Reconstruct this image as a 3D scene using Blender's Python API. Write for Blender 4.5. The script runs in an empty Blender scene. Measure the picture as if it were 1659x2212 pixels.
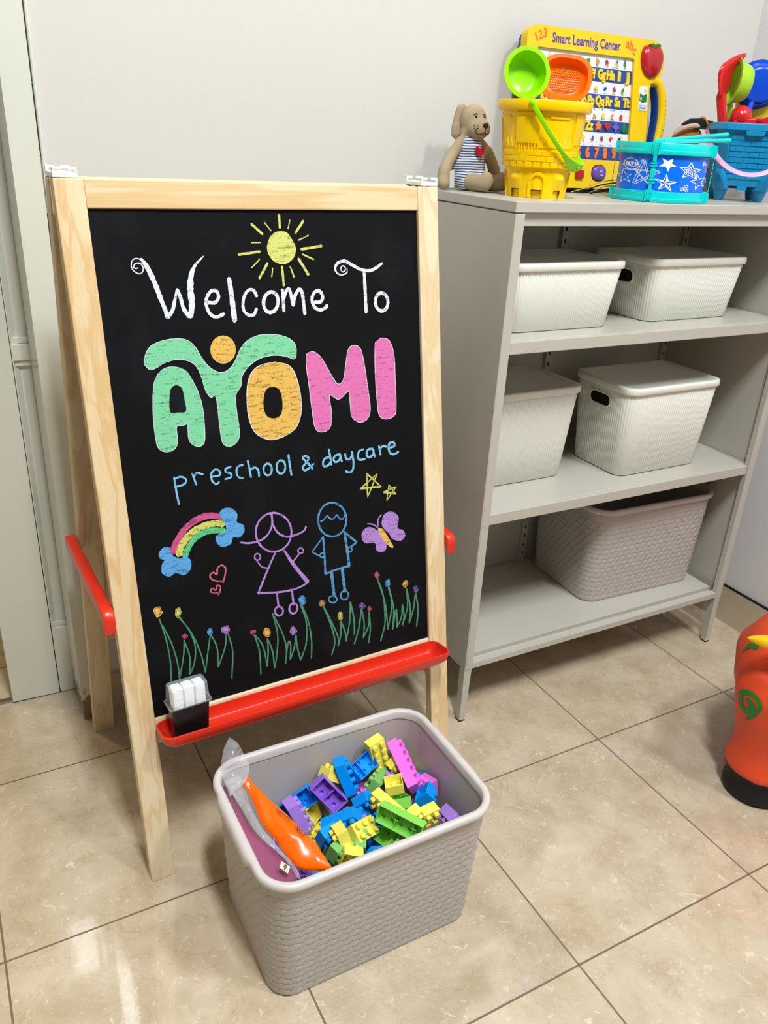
import bpy, bmesh, math, random
import numpy as np
from mathutils import Matrix, Vector, Euler
from math import sin, cos, pi, radians, hypot

random.seed(4)
scene = bpy.context.scene
COL = scene.collection

# ------------------------------------------------------------------ camera
cam_d = bpy.data.cameras.new('camera')
cam_d.sensor_fit = 'HORIZONTAL'
cam_d.sensor_width = 36.0
cam_d.lens = 36.0 * 1743.08 / 1659.0
cam_d.clip_start = 0.02
cam = bpy.data.objects.new('camera', cam_d)
COL.objects.link(cam)
cam.matrix_world = (Matrix.Translation((-1.1443, -0.9913, 1.1849)) @ Matrix.Rotation(-0.5181, 4, 'Z')
                    @ Matrix.Rotation(1.1378, 4, 'X') @ Matrix.Rotation(0.0556, 4, 'Z'))
scene.camera = cam

# ------------------------------------------------------------------ view, world, lamps
vs = scene.view_settings
vs.view_transform = 'Standard'
vs.look = 'None'
vs.gamma = 1.0
vs.exposure = -0.22
vs.use_curve_mapping = False
world = bpy.data.worlds.new('world')
scene.world = world
world.use_nodes = True
world.node_tree.nodes['Background'].inputs[0].default_value = (1.0, 0.96, 0.9, 1)
world.node_tree.nodes['Background'].inputs[1].default_value = 0.12


def area_lamp(name, loc, sx, sy, watts, color, rot=(0, 0, 0)):
    l = bpy.data.lights.new(name, 'AREA')
    l.shape = 'RECTANGLE'
    l.size, l.size_y, l.energy, l.color = sx, sy, watts, color
    o = bpy.data.objects.new(name, l)
    COL.objects.link(o)
    o.location = loc
    o.rotation_euler = rot
    return o


area_lamp('ceiling_lamp', (-0.936, -1.36, 3.30), 0.17, 0.36, 66.0, (0.915, 0.965, 1.0))
area_lamp('ceiling_lamp_small', (-0.80, -1.03, 3.30), 0.11, 0.28, 44.0, (0.915, 0.965, 1.0))
area_lamp('ceiling_lamp_right', (0.36, -1.65, 3.30), 0.22, 0.36, 52.0, (0.915, 0.965, 1.0))


# ------------------------------------------------------------------ materials
def lin(c):
    return tuple((v / 255 / 12.92) if v / 255 <= 0.04045 else ((v / 255 + 0.055) / 1.055) ** 2.4 for v in c)


MATS = {}


def N(nt, typ, **kw):
    n = nt.nodes.new(typ)
    for k, v in kw.items():
        setattr(n, k, v)
    return n


def mat(name, rgb, rough=0.4, spec=0.5, var=0.06, nscale=18.0, bump=0.0, bscale=60.0, metal=0.0, coat=0.0, sss=0.0,
        trans=0.0, alpha=1.0):
    """Principled material whose colour and roughness drift a little with a noise texture."""
    if name in MATS:
        return MATS[name]
    m = bpy.data.materials.new(name)
    m.use_nodes = True
    nt = m.node_tree
    b = nt.nodes['Principled BSDF']
    c = lin(rgb)
    tc = N(nt, 'ShaderNodeTexCoord')
    no = N(nt, 'ShaderNodeTexNoise')
    no.inputs['Scale'].default_value = nscale
    no.inputs['Detail'].default_value = 4
    nt.links.new(tc.outputs['Object'], no.inputs['Vector'])
    mx = N(nt, 'ShaderNodeMix', data_type='RGBA')
    mx.inputs[6].default_value = (*[v * (1 - var) for v in c], 1)
    mx.inputs[7].default_value = (*[min(1, v * (1 + var)) for v in c], 1)
    nt.links.new(no.outputs['Fac'], mx.inputs[0])
    nt.links.new(mx.outputs[2], b.inputs['Base Color'])
    b.inputs['Roughness'].default_value = rough
    b.inputs['Specular IOR Level'].default_value = spec
    b.inputs['Metallic'].default_value = metal
    b.inputs['Coat Weight'].default_value = coat
    if trans:
        b.inputs['Transmission Weight'].default_value = trans
        b.inputs['IOR'].default_value = 1.3
    if sss:
        b.inputs['Subsurface Weight'].default_value = sss
        b.inputs['Subsurface Radius'].default_value = (0.01, 0.008, 0.006)
    b.inputs['Alpha'].default_value = alpha
    if bump:
        n2 = N(nt, 'ShaderNodeTexNoise')
        n2.inputs['Scale'].default_value = bscale
        n2.inputs['Detail'].default_value = 5
        nt.links.new(tc.outputs['Object'], n2.inputs['Vector'])
        bp = N(nt, 'ShaderNodeBump')
        bp.inputs['Strength'].default_value = bump
        bp.inputs['Distance'].default_value = 0.004
        nt.links.new(n2.outputs['Fac'], bp.inputs['Height'])
        nt.links.new(bp.outputs['Normal'], b.inputs['Normal'])
    MATS[name] = m
    return m


def mat_floor():
    m = bpy.data.materials.new('marbled_beige_tile')
    m.use_nodes = True
    nt = m.node_tree
    L = nt.links.new
    b = nt.nodes['Principled BSDF']
    geo = N(nt, 'ShaderNodeNewGeometry')
    mp = N(nt, 'ShaderNodeMapping')
    mp.inputs['Location'].default_value = (0.0013, 0.0013, 0)
    L(geo.outputs['Position'], mp.inputs['Vector'])
    br = N(nt, 'ShaderNodeTexBrick')
    br.offset = 0.0
    br.squash = 1.0
    br.inputs['Scale'].default_value = 1.0
    br.inputs['Brick Width'].default_value = 0.40253
    br.inputs['Row Height'].default_value = 0.40253
    br.inputs['Mortar Size'].default_value = 0.0018
    br.inputs['Mortar Smooth'].default_value = 0.25
    br.inputs['Bias'].default_value = 0.0
    br.inputs['Color1'].default_value = (0.94, 0.94, 0.94, 1)
    br.inputs['Color2'].default_value = (1.05, 1.05, 1.05, 1)
    br.inputs['Mortar'].default_value = (1, 1, 1, 1)
    L(mp.outputs['Vector'], br.inputs['Vector'])
    # cloudy marble
    n1 = N(nt, 'ShaderNodeTexNoise')
    n1.inputs['Scale'].default_value = 10.0
    n1.inputs['Detail'].default_value = 9
    n1.inputs['Roughness'].default_value = 0.62
    n1.inputs['Distortion'].default_value = 0.25
    L(geo.outputs['Position'], n1.inputs['Vector'])
    cr = N(nt, 'ShaderNodeValToRGB')
    e = cr.color_ramp.elements
    e[0].position = 0.32
    e[0].color = (*lin((180, 161, 133)), 1)
    e[1].position = 0.68
    e[1].color = (*lin((206, 190, 166)), 1)
    mid = e.new(0.5)
    mid.color = (*lin((193, 176, 150)), 1)
    L(n1.outputs['Fac'], cr.inputs['Fac'])
    # pale shelly flecks
    n2 = N(nt, 'ShaderNodeTexNoise')
    n2.inputs['Scale'].default_value = 60.0
    n2.inputs['Detail'].default_value = 6
    n2.inputs['Distortion'].default_value = 1.6
    L(geo.outputs['Position'], n2.inputs['Vector'])
    r2 = N(nt, 'ShaderNodeMapRange')
    r2.inputs['From Min'].default_value = 0.60
    r2.inputs['From Max'].default_value = 0.74
    L(n2.outputs['Fac'], r2.inputs['Value'])
    mx2 = N(nt, 'ShaderNodeMix', data_type='RGBA')
    mx2.inputs[7].default_value = (*lin((226, 213, 190)), 1)
    L(cr.outputs['Color'], mx2.inputs[6])
    ml = N(nt, 'ShaderNodeMath', operation='MULTIPLY')
    ml.inputs[1].default_value = 0.8
    L(r2.outputs['Result'], ml.inputs[0])
    L(ml.outputs[0], mx2.inputs[0])
    # thin brown veins
    n3 = N(nt, 'ShaderNodeTexNoise')
    n3.inputs['Scale'].default_value = 11.0
    n3.inputs['Detail'].default_value = 8
    n3.inputs['Distortion'].default_value = 1.6
    L(geo.outputs['Position'], n3.inputs['Vector'])
    s3 = N(nt, 'ShaderNodeMath', operation='SUBTRACT')
    s3.inputs[1].default_value = 0.5
    L(n3.outputs['Fac'], s3.inputs[0])
    a3 = N(nt, 'ShaderNodeMath', operation='ABSOLUTE')
    L(s3.outputs[0], a3.inputs[0])
    r3 = N(nt, 'ShaderNodeMapRange')
    r3.inputs['From Min'].default_value = 0.0
    r3.inputs['From Max'].default_value = 0.012
    r3.inputs['To Min'].default_value = 0.24
    r3.inputs['To Max'].default_value = 0.0
    L(a3.outputs[0], r3.inputs['Value'])
    mx3 = N(nt, 'ShaderNodeMix', data_type='RGBA')
    mx3.inputs[7].default_value = (*lin((150, 126, 92)), 1)
    L(mx2.outputs[2], mx3.inputs[6])
    L(r3.outputs['Result'], mx3.inputs[0])
    # slight tone change tile to tile, then grout
    mt = N(nt, 'ShaderNodeMix', data_type='RGBA', blend_type='MULTIPLY')
    mt.inputs[0].default_value = 1.0
    L(mx3.outputs[2], mt.inputs[6])
    L(br.outputs['Color'], mt.inputs[7])
    mg = N(nt, 'ShaderNodeMix', data_type='RGBA')
    mg.inputs[7].default_value = (*lin((112, 92, 66)), 1)
    L(mt.outputs[2], mg.inputs[6])
    L(br.outputs['Fac'], mg.inputs[0])
    L(mg.outputs[2], b.inputs['Base Color'])
    rr = N(nt, 'ShaderNodeMapRange')
    rr.inputs['To Min'].default_value = 0.05
    rr.inputs['To Max'].default_value = 0.7
    L(br.outputs['Fac'], rr.inputs['Value'])
    L(rr.outputs['Result'], b.inputs['Roughness'])
    b.inputs['Specular IOR Level'].default_value = 0.9
    # relief: grout groove + polished ripple
    inv = N(nt, 'ShaderNodeMath', operation='SUBTRACT')
    inv.inputs[0].default_value = 1.0
    L(br.outputs['Fac'], inv.inputs[1])
    n4 = N(nt, 'ShaderNodeTexNoise')
    n4.inputs['Scale'].default_value = 55.0
    n4.inputs['Detail'].default_value = 3
    n4.inputs['Distortion'].default_value = 1.5
    L(geo.outputs['Position'], n4.inputs['Vector'])
    m4 = N(nt, 'ShaderNodeMath', operation='MULTIPLY_ADD')
    m4.inputs[1].default_value = 0.035
    L(n4.outputs['Fac'], m4.inputs[0])
    L(inv.outputs[0], m4.inputs[2])
    bp = N(nt, 'ShaderNodeBump')
    bp.inputs['Strength'].default_value = 0.55
    bp.inputs['Distance'].default_value = 0.002
    L(m4.outputs[0], bp.inputs['Height'])
    L(bp.outputs['Normal'], b.inputs['Normal'])
    return m


def mat_wood(name, axis):
    m = bpy.data.materials.new(name)
    m.use_nodes = True
    nt = m.node_tree
    L = nt.links.new
    b = nt.nodes['Principled BSDF']
    tc = N(nt, 'ShaderNodeTexCoord')
    mp = N(nt, 'ShaderNodeMapping')
    sc = [16.0, 16.0, 16.0]
    sc[axis] = 1.1
    mp.inputs['Scale'].default_value = sc
    L(tc.outputs['Object'], mp.inputs['Vector'])
    n = N(nt, 'ShaderNodeTexNoise')
    n.inputs['Scale'].default_value = 1.7
    n.inputs['Detail'].default_value = 3
    n.inputs['Distortion'].default_value = 0.6
    L(mp.outputs['Vector'], n.inputs['Vector'])
    w = N(nt, 'ShaderNodeMath', operation='MULTIPLY')
    w.inputs[1].default_value = 26.0
    L(n.outputs['Fac'], w.inputs[0])
    sn = N(nt, 'ShaderNodeMath', operation='SINE')
    L(w.outputs[0], sn.inputs[0])
    r = N(nt, 'ShaderNodeMapRange')
    r.inputs['From Min'].default_value = -0.2
    r.inputs['From Max'].default_value = 1.0
    L(sn.outputs[0], r.inputs['Value'])
    n2 = N(nt, 'ShaderNodeTexNoise')
    n2.inputs['Scale'].default_value = 0.55
    n2.inputs['Detail'].default_value = 2
    L(mp.outputs['Vector'], n2.inputs['Vector'])
    r2 = N(nt, 'ShaderNodeMapRange')
    r2.inputs['From Min'].default_value = 0.42
    r2.inputs['From Max'].default_value = 0.66
    L(n2.outputs['Fac'], r2.inputs['Value'])
    mu = N(nt, 'ShaderNodeMath', operation='MULTIPLY_ADD')
    mu.inputs[1].default_value = 0.55
    L(r.outputs['Result'], mu.inputs[0])
    m5 = N(nt, 'ShaderNodeMath', operation='MULTIPLY')
    m5.inputs[1].default_value = 0.5
    L(r2.outputs['Result'], m5.inputs[0])
    L(m5.outputs[0], mu.inputs[2])
    # fine fibres
    mp2 = N(nt, 'ShaderNodeMapping')
    s2 = [420.0, 420.0, 420.0]
    s2[axis] = 9.0
    mp2.inputs['Scale'].default_value = s2
    L(tc.outputs['Object'], mp2.inputs['Vector'])
    n3 = N(nt, 'ShaderNodeTexNoise')
    n3.inputs['Scale'].default_value = 1.0
    L(mp2.outputs['Vector'], n3.inputs['Vector'])
    cr = N(nt, 'ShaderNodeValToRGB')
    e = cr.color_ramp.elements
    e[0].color = (*lin((240, 221, 184)), 1)
    e[1].color = (*lin((222, 186, 132)), 1)
    L(mu.outputs[0], cr.inputs['Fac'])
    mx = N(nt, 'ShaderNodeMix', data_type='RGBA', blend_type='MULTIPLY')
    mx.inputs[0].default_value = 0.16
    L(cr.outputs['Color'], mx.inputs[6])
    L(n3.outputs['Fac'], mx.inputs[7])
    L(mx.outputs[2], b.inputs['Base Color'])
    b.inputs['Roughness'].default_value = 0.5
    b.inputs['Specular IOR Level'].default_value = 0.35
    return m


def mat_chalk(name, rgb, cover=0.5):
    """Powdery chalk: the board shows through where the noise leaves gaps."""
    if name in MATS:
        return MATS[name]
    m = bpy.data.materials.new(name)
    m.use_nodes = True
    nt = m.node_tree
    L = nt.links.new
    b = nt.nodes['Principled BSDF']
    b.inputs['Roughness'].default_value = 0.95
    b.inputs['Specular IOR Level'].default_value = 0.1
    tc = N(nt, 'ShaderNodeTexCoord')
    n = N(nt, 'ShaderNodeTexNoise')
    n.inputs['Scale'].default_value = 420.0
    n.inputs['Detail'].default_value = 2
    L(tc.outputs['Object'], n.inputs['Vector'])
    mp = N(nt, 'ShaderNodeMapping')
    mp.inputs['Rotation'].default_value = (0, 0.9, 0)
    mp.inputs['Scale'].default_value = (55, 55, 330)
    L(tc.outputs['Object'], mp.inputs['Vector'])
    n2 = N(nt, 'ShaderNodeTexNoise')
    n2.inputs['Scale'].default_value = 1.0
    n2.inputs['Detail'].default_value = 3
    L(mp.outputs['Vector'], n2.inputs['Vector'])
    ad = N(nt, 'ShaderNodeMath', operation='MULTIPLY_ADD')
    ad.inputs[1].default_value = 0.6
    L(n2.outputs['Fac'], ad.inputs[0])
    mm = N(nt, 'ShaderNodeMath', operation='MULTIPLY')
    mm.inputs[1].default_value = 0.4
    L(n.outputs['Fac'], mm.inputs[0])
    L(mm.outputs[0], ad.inputs[2])
    r = N(nt, 'ShaderNodeMapRange')
    r.inputs['From Min'].default_value = cover - 0.075
    r.inputs['From Max'].default_value = cover + 0.045
    L(ad.outputs[0], r.inputs['Value'])
    mx = N(nt, 'ShaderNodeMix', data_type='RGBA')
    mx.inputs[6].default_value = (*[0.30 * v + 0.70 * k for v, k in zip(lin(rgb), (0.012, 0.013, 0.015))], 1)
    mx.inputs[7].default_value = (*[0.84 * v for v in lin(rgb)], 1)
    L(r.outputs['Result'], mx.inputs[0])
    L(mx.outputs[2], b.inputs['Base Color'])
    MATS[name] = m
    return m


def mat_board():
    m = bpy.data.materials.new('chalkboard_black')
    m.use_nodes = True
    nt = m.node_tree
    L = nt.links.new
    b = nt.nodes['Principled BSDF']
    tc = N(nt, 'ShaderNodeTexCoord')
    n = N(nt, 'ShaderNodeTexNoise')
    n.inputs['Scale'].default_value = 9.0
    n.inputs['Detail'].default_value = 6
    L(tc.outputs['Object'], n.inputs['Vector'])
    r = N(nt, 'ShaderNodeMapRange')
    r.inputs['From Min'].default_value = 0.55
    r.inputs['From Max'].default_value = 0.8
    L(n.outputs['Fac'], r.inputs['Value'])
    mx = N(nt, 'ShaderNodeMix', data_type='RGBA')
    mx.inputs[6].default_value = (*lin((11, 12, 14)), 1)
    mx.inputs[7].default_value = (*lin((24, 26, 29)), 1)
    L(r.outputs['Result'], mx.inputs[0])
    L(mx.outputs[2], b.inputs['Base Color'])
    b.inputs['Roughness'].default_value = 0.68
    b.inputs['Specular IOR Level'].default_value = 0.12
    return m


def mat_film(name, rgb, a):
    """Thin clear plastic film: mostly see-through, with glossy creases."""
    m = bpy.data.materials.new(name)
    m.use_nodes = True
    nt = m.node_tree
    L = nt.links.new
    out = nt.nodes['Material Output']
    b = nt.nodes['Principled BSDF']
    tc = N(nt, 'ShaderNodeTexCoord')
    n = N(nt, 'ShaderNodeTexNoise')
    n.inputs['Scale'].default_value = 26.0
    n.inputs['Detail'].default_value = 4
    n.inputs['Distortion'].default_value = 1.0
    L(tc.outputs['Object'], n.inputs['Vector'])
    bp = N(nt, 'ShaderNodeBump')
    bp.inputs['Strength'].default_value = 0.9
    bp.inputs['Distance'].default_value = 0.012
    L(n.outputs['Fac'], bp.inputs['Height'])
    L(bp.outputs['Normal'], b.inputs['Normal'])
    b.inputs['Base Color'].default_value = (*lin(rgb), 1)
    b.inputs['Roughness'].default_value = 0.12
    b.inputs['Specular IOR Level'].default_value = 0.9
    tr = N(nt, 'ShaderNodeBsdfTransparent')
    mx = N(nt, 'ShaderNodeMixShader')
    mx.inputs[0].default_value = a
    L(tr.outputs[0], mx.inputs[1])
    L(b.outputs[0], mx.inputs[2])
    L(mx.outputs[0], out.inputs['Surface'])
    return m


M_WALL = mat('wall_paint_cream', (214, 210, 203), 0.75, 0.25, 0.02, 3.0, bump=0.06, bscale=90)
M_WALLR = mat('wall_paint_white', (222, 220, 220), 0.75, 0.25, 0.02, 3.0, bump=0.06, bscale=90)
M_CEIL = mat('ceiling_paint', (205, 202, 195), 0.8, 0.2, 0.02, 3.0)
M_FAR = mat('far_wall_paint', (112, 108, 100), 0.8, 0.2, 0.02, 3.0)
M_OUT = mat('hallway_wall_yellow', (214, 190, 120), 0.7, 0.25, 0.05, 3.0)
M_DOOR = mat('door_gloss_paint', (222, 222, 208), 0.03, 1.0, 0.03, 6.0, bump=0.012, bscale=9)
M_TRIM = mat('trim_gloss_paint', (220, 220, 206), 0.25, 0.5, 0.04, 6.0, bump=0.08, bscale=40)
# worn, stained foot of the painted door trim
_nt = M_TRIM.node_tree
_geo = N(_nt, 'ShaderNodeNewGeometry')
_sep = N(_nt, 'ShaderNodeSeparateXYZ')
_nt.links.new(_geo.outputs['Position'], _sep.inputs[0])
_no = N(_nt, 'ShaderNodeTexNoise')
_no.inputs['Scale'].default_value = 38.0
_no.inputs['Detail'].default_value = 5
_nt.links.new(_geo.outputs['Position'], _no.inputs['Vector'])
_ma = N(_nt, 'ShaderNodeMath', operation='MULTIPLY_ADD')
_ma.inputs[1].default_value = 0.16
_nt.links.new(_no.outputs['Fac'], _ma.inputs[0])
_ng = N(_nt, 'ShaderNodeMath', operation='MULTIPLY')
_ng.inputs[1].default_value = -1.0
_nt.links.new(_sep.outputs['Z'], _ng.inputs[0])
_nt.links.new(_ng.outputs[0], _ma.inputs[2])
_mr = N(_nt, 'ShaderNodeMapRange')
_mr.inputs['From Min'].default_value = 0.020
_mr.inputs['From Max'].default_value = 0.030
_nt.links.new(_ma.outputs[0], _mr.inputs['Value'])
_mx = N(_nt, 'ShaderNodeMix', data_type='RGBA')
_b = _nt.nodes['Principled BSDF']
_nt.links.new(_b.inputs['Base Color'].links[0].from_socket, _mx.inputs[6])
_mx.inputs[7].default_value = (*lin((146, 126, 92)), 1)
_nt.links.new(_mr.outputs['Result'], _mx.inputs[0])
_nt.links.new(_mx.outputs[2], _b.inputs['Base Color'])
M_DARK = mat('dark_gap', (30, 26, 20), 0.9, 0.1)
M_FLOOR = mat_floor()
M_BASE = mat('baseboard_tile', (196, 180, 155), 0.3, 0.5, 0.12, 14.0)
M_CAB = mat('cabinet_powder_coat', (187, 183, 171), 0.34, 0.45, 0.015, 40.0, bump=0.03, bscale=500)
M_PAD = mat('black_rubber', (18, 18, 18), 0.6, 0.3)
M_BOX = mat('white_ribbed_plastic', (230, 230, 219), 0.35, 0.4, 0.015, 20.0)
M_BASK = mat('grey_beige_plastic', (182, 174, 167), 0.42, 0.4, 0.02, 20.0)
M_RIM = mat('pale_rim_plastic', (205, 197, 193), 0.32, 0.45, 0.02, 20.0)
M_RED = mat('red_plastic', (218, 44, 22), 0.28, 0.5, 0.03, 10.0)
M_WHITE = mat('white_plastic', (240, 240, 236), 0.3, 0.5, 0.01)
M_BLACK = mat('black_plastic', (16, 16, 17), 0.32, 0.45, 0.05)
W_S = [mat_wood('pine_along_%s' % 'xyz'[i], i) for i in range(3)]


# ------------------------------------------------------------------ object helpers
def setp(o, label=None, cat=None, group=None, kind=None):
    for k, v in (('label', label), ('category', cat), ('group', group), ('kind', kind)):
        if v:
            o[k] = v
    return o


def thing(name, label, cat, loc=(0, 0, 0), rz=0.0, group=None, rot=None):
    o = bpy.data.objects.new(name, None)
    o.empty_display_size = 0.02
    COL.objects.link(o)
    o.location = loc
    o.rotation_euler = rot if rot is not None else (0, 0, rz)
    return setp(o, label, cat, group)


def origin_of(o):
    v = Vector((0, 0, 0))
    while o is not None:
        v += o.location
        o = o.parent
    return v


def mk(name, V, F, m, parent=None, smooth=False, world=False, mi=None, angle=35, label=None):
    """Link ONE mesh object. world=True: the vertices are in world space, the parent chain is unrotated."""
    V = np.asarray(V, dtype=float)
    if world and parent is not None:
        V = V - np.array(origin_of(parent))
    me = bpy.data.meshes.new(name)
    me.from_pydata([tuple(v) for v in V], [], [tuple(int(i) for i in f) for f in F])
    for x in (m if isinstance(m, (list, tuple)) else [m]):
        me.materials.append(x)
    if mi is not None:
        me.polygons.foreach_set('material_index', np.asarray(mi, dtype=np.int32))
    me.validate()
    bm = bmesh.new()
    bm.from_mesh(me)
    bmesh.ops.remove_doubles(bm, verts=bm.verts, dist=1e-7)
    bmesh.ops.recalc_face_normals(bm, faces=bm.faces)
    if smooth:
        lim = radians(angle)
        for f in bm.faces:
            f.smooth = True
        for ed in bm.edges:
            if len(ed.link_faces) == 2 and ed.calc_face_angle(0) > lim:
                ed.smooth = False
    bm.to_mesh(me)
    bm.free()
    o = bpy.data.objects.new(name, me)
    COL.objects.link(o)
    if parent is not None:
        o.parent = parent
    if label:
        o['label'] = label
    return o


def bevel(o, w, seg=2, ang=40):
    b = o.modifiers.new('bevel', 'BEVEL')
    b.width = w
    b.segments = seg
    b.limit_method = 'ANGLE'
    b.angle_limit = radians(ang)
    b.harden_normals = False
    return o


class G:
    """Collects simple shapes into one vertex / face list."""

    def __init__(s):
        s.V, s.F, s.M = [], [], []
        s.cur = 0

    def add(s, V, F):
        n = len(s.V)
        s.V += [tuple(v) for v in V]
        s.F += [tuple(i + n for i in f) for f in F]
        s.M += [s.cur] * len(F)
        return s

    def hexa(s, P):
        """8 points: bottom loop 0-3, top loop 4-7."""
        return s.add(P, [(3, 2, 1, 0), (4, 5, 6, 7), (0, 1, 5, 4), (1, 2, 6, 5), (2, 3, 7, 6), (3, 0, 4, 7)])

    def box(s, x0, x1, y0, y1, z0, z1, T=None):
        P = [(x0, y0, z0), (x1, y0, z0), (x1, y1, z0), (x0, y1, z0), (x0, y0, z1), (x1, y0, z1), (x1, y1, z1), (x0, y1, z1)]
        if T is not None:
            P = [T(*p) for p in P]
        return s.hexa(P)

    def loft(s, loops, cap0=True, cap1=True, closed=True):
        n = len(loops[0])
        V = [p for l in loops for p in l]
        F = []
        for a in range(len(loops) - 1):
            for i in range(n if closed else n - 1):
                j = (i + 1) % n
                F.append((a * n + i, a * n + j, (a + 1) * n + j, (a + 1) * n + i))
        if cap0:
            F.append(tuple(range(n - 1, -1, -1)))
        if cap1:
            k = (len(loops) - 1) * n
            F.append(tuple(k + i for i in range(n)))
        return s.add(V, F)

    def tube(s, path, r, n=10, cap=True, sx=1.0):
        path = [Vector(p) for p in path]
        rr = r if isinstance(r, (list, tuple)) else [r] * len(path)
        loops = []
        up = None
        for i, p in enumerate(path):
            d = (path[min(i + 1, len(path) - 1)] - path[max(i - 1, 0)]).normalized()
            if up is None:
                up = Vector((0, 0, 1)) if abs(d.z) < 0.9 else Vector((1, 0, 0))
            a = d.cross(up).normalized()
            up = a.cross(d).normalized()
            loops.append([tuple(p + a * (cos(2 * pi * k / n) * rr[i] * sx) + up * (sin(2 * pi * k / n) * rr[i])) for k in range(n)])
        return s.loft(loops, cap, cap)

    def lathe(s, prof, c=(0, 0, 0), n=32, cap0=True, cap1=True, R=None):
        loops = [[(r * cos(2 * pi * k / n), r * sin(2 * pi * k / n), z) for k in range(n)] for r, z in prof]
        if R is not None:
            loops = [[tuple(R @ Vector(p)) for p in l] for l in loops]
        loops = [[(p[0] + c[0], p[1] + c[1], p[2] + c[2]) for p in l] for l in loops]
        return s.loft(loops, cap0, cap1)

    def ball(s, c, r, nu=20, nv=12, R=None):
        r = r if isinstance(r, (tuple, list)) else (r, r, r)
        V, F = [], []
        for j in range(nv + 1):
            t = pi * j / nv
            for i in range(nu):
                p = 2 * pi * i / nu
                q = Vector((r[0] * sin(t) * cos(p), r[1] * sin(t) * sin(p), r[2] * cos(t)))
                if R is not None:
                    q = R @ q
                V.append((q.x + c[0], q.y + c[1], q.z + c[2]))
        for j in range(nv):
            for i in range(nu):
                k = (i + 1) % nu
                F.append((j * nu + i, (j + 1) * nu + i, (j + 1) * nu + k, j * nu + k))
        return s.add(V, F)

    def build(s, name, m, parent=None, **kw):
        return mk(name, s.V, s.F, m, parent, mi=s.M if isinstance(m, (list, tuple)) else None, **kw)


def rrect(w, d, r, n=6, z=0.0, cx=0.0, cy=0.0):
    """Rounded rectangle loop, counter-clockwise."""
    P = []
    for q, (sx, sy) in enumerate(((1, 1), (-1, 1), (-1, -1), (1, -1))):
        for k in range(n + 1):
            a = pi / 2 * q + pi / 2 * k / n
            P.append((cx + sx * (w / 2 - r) + r * cos(a), cy + sy * (d / 2 - r) + r * sin(a), z))
    return P


def catmull(P, per=8, closed=False):
    P = [np.array(p, float) for p in P]
    n = len(P)
    if n < 3:
        return P
    out = []
    for i in range(n if closed else n - 1):
        p0 = P[(i - 1) % n] if closed or i > 0 else 2 * P[0] - P[1]
        p1, p2 = P[i], P[(i + 1) % n]
        p3 = P[(i + 2) % n] if closed or i + 2 < n else 2 * P[-1] - P[-2]
        for k in range(per):
            t = k / per
            out.append(0.5 * (2 * p1 + (p2 - p0) * t + (2 * p0 - 5 * p1 + 4 * p2 - p3) * t * t + (3 * p1 - p0 - 3 * p2 + p3) * t ** 3))
    if not closed:
        out.append(P[-1])
    return out


def fill2d(loops):
    """Triangulate a 2-D outline with holes -> (verts, faces)."""
    cu = bpy.data.curves.new('tmp', 'CURVE')
    cu.dimensions = '2D'
    cu.fill_mode = 'BOTH'
    for l in loops:
        sp = cu.splines.new('POLY')
        sp.points.add(len(l) - 1)
        for i, p in enumerate(l):
            sp.points[i].co = (p[0], p[1], 0, 1)
        sp.use_cyclic_u = True
    o = bpy.data.objects.new('tmp', cu)
    COL.objects.link(o)
    me = o.to_mesh()
    V = [tuple(v.co[:2]) for v in me.vertices]
    F = [tuple(p.vertices) for p in me.polygons]
    o.to_mesh_clear()
    bpy.data.objects.remove(o)
    bpy.data.curves.remove(cu)
    return V, F


def textmesh(s, size, extrude=0.0, bev=0.0, offset=0.0, shear=0.0, spacing=1.0, align='CENTER'):
    """Lettering -> (verts, faces) lying in the x-y plane."""
    cu = bpy.data.curves.new('tmp', 'FONT')
    cu.body = s
    cu.size = size
    cu.extrude = extrude
    cu.bevel_depth = bev
    cu.bevel_resolution = 1
    cu.offset = offset
    cu.shear = shear
    cu.space_character = spacing
    cu.align_x = align
    cu.align_y = 'CENTER'
    cu.resolution_u = 4
    o = bpy.data.objects.new('tmp', cu)
    COL.objects.link(o)
    bpy.context.view_layer.update()
    me = o.to_mesh()
    V = [tuple(v.co) for v in me.vertices]
    F = [tuple(p.vertices) for p in me.polygons]
    o.to_mesh_clear()
    bpy.data.objects.remove(o)
    bpy.data.curves.remove(cu)
    return V, F


def structure(o):
    o['kind'] = 'structure'
    return o

# ================================================================== THE ROOM
YW = 0.540          # face of the back wall
XR = 0.672          # face of the right wall
g = G().box(-2.6, 0.80, -3.2, 1.75, -0.05, 0.0)
structure(g.build('floor', M_FLOOR))
g = G().box(-2.6, 0.80, -3.2, YW + 0.105, 3.36, 3.44)
structure(g.build('ceiling', M_CEIL))
g = G()
g.box(-0.993, XR + 0.12, YW, YW + 0.105, 0, 3.36)
g.box(-2.6, -1.85, YW, YW + 0.105, 0, 3.36)
g.box(-1.85, -0.993, YW, YW + 0.105, 2.1, 3.36)
structure(g.build('wall_back', M_WALL))
structure(G().box(XR, XR + 0.12, -3.2, YW, 0, 3.36).build('wall_right', M_WALLR))
structure(G().box(-2.62, -2.5, -3.2, YW, 0, 3.36).build('wall_left', M_FAR))
structure(G().box(-2.5, XR, -3.2, -3.08, 0, 3.36).build('wall_front', M_FAR))
g = G()
g.box(-2.6, 0.4, 1.62, 1.74, 0, 3.36)
structure(g.build('wall_hallway', M_OUT))
area_lamp('hallway_fill', (-1.7, 1.15, 3.2), 0.2, 0.2, 16.0, (1.0, 0.86, 0.62))  # unseen warm fill light, added to brighten the hallway wall past the door
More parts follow.
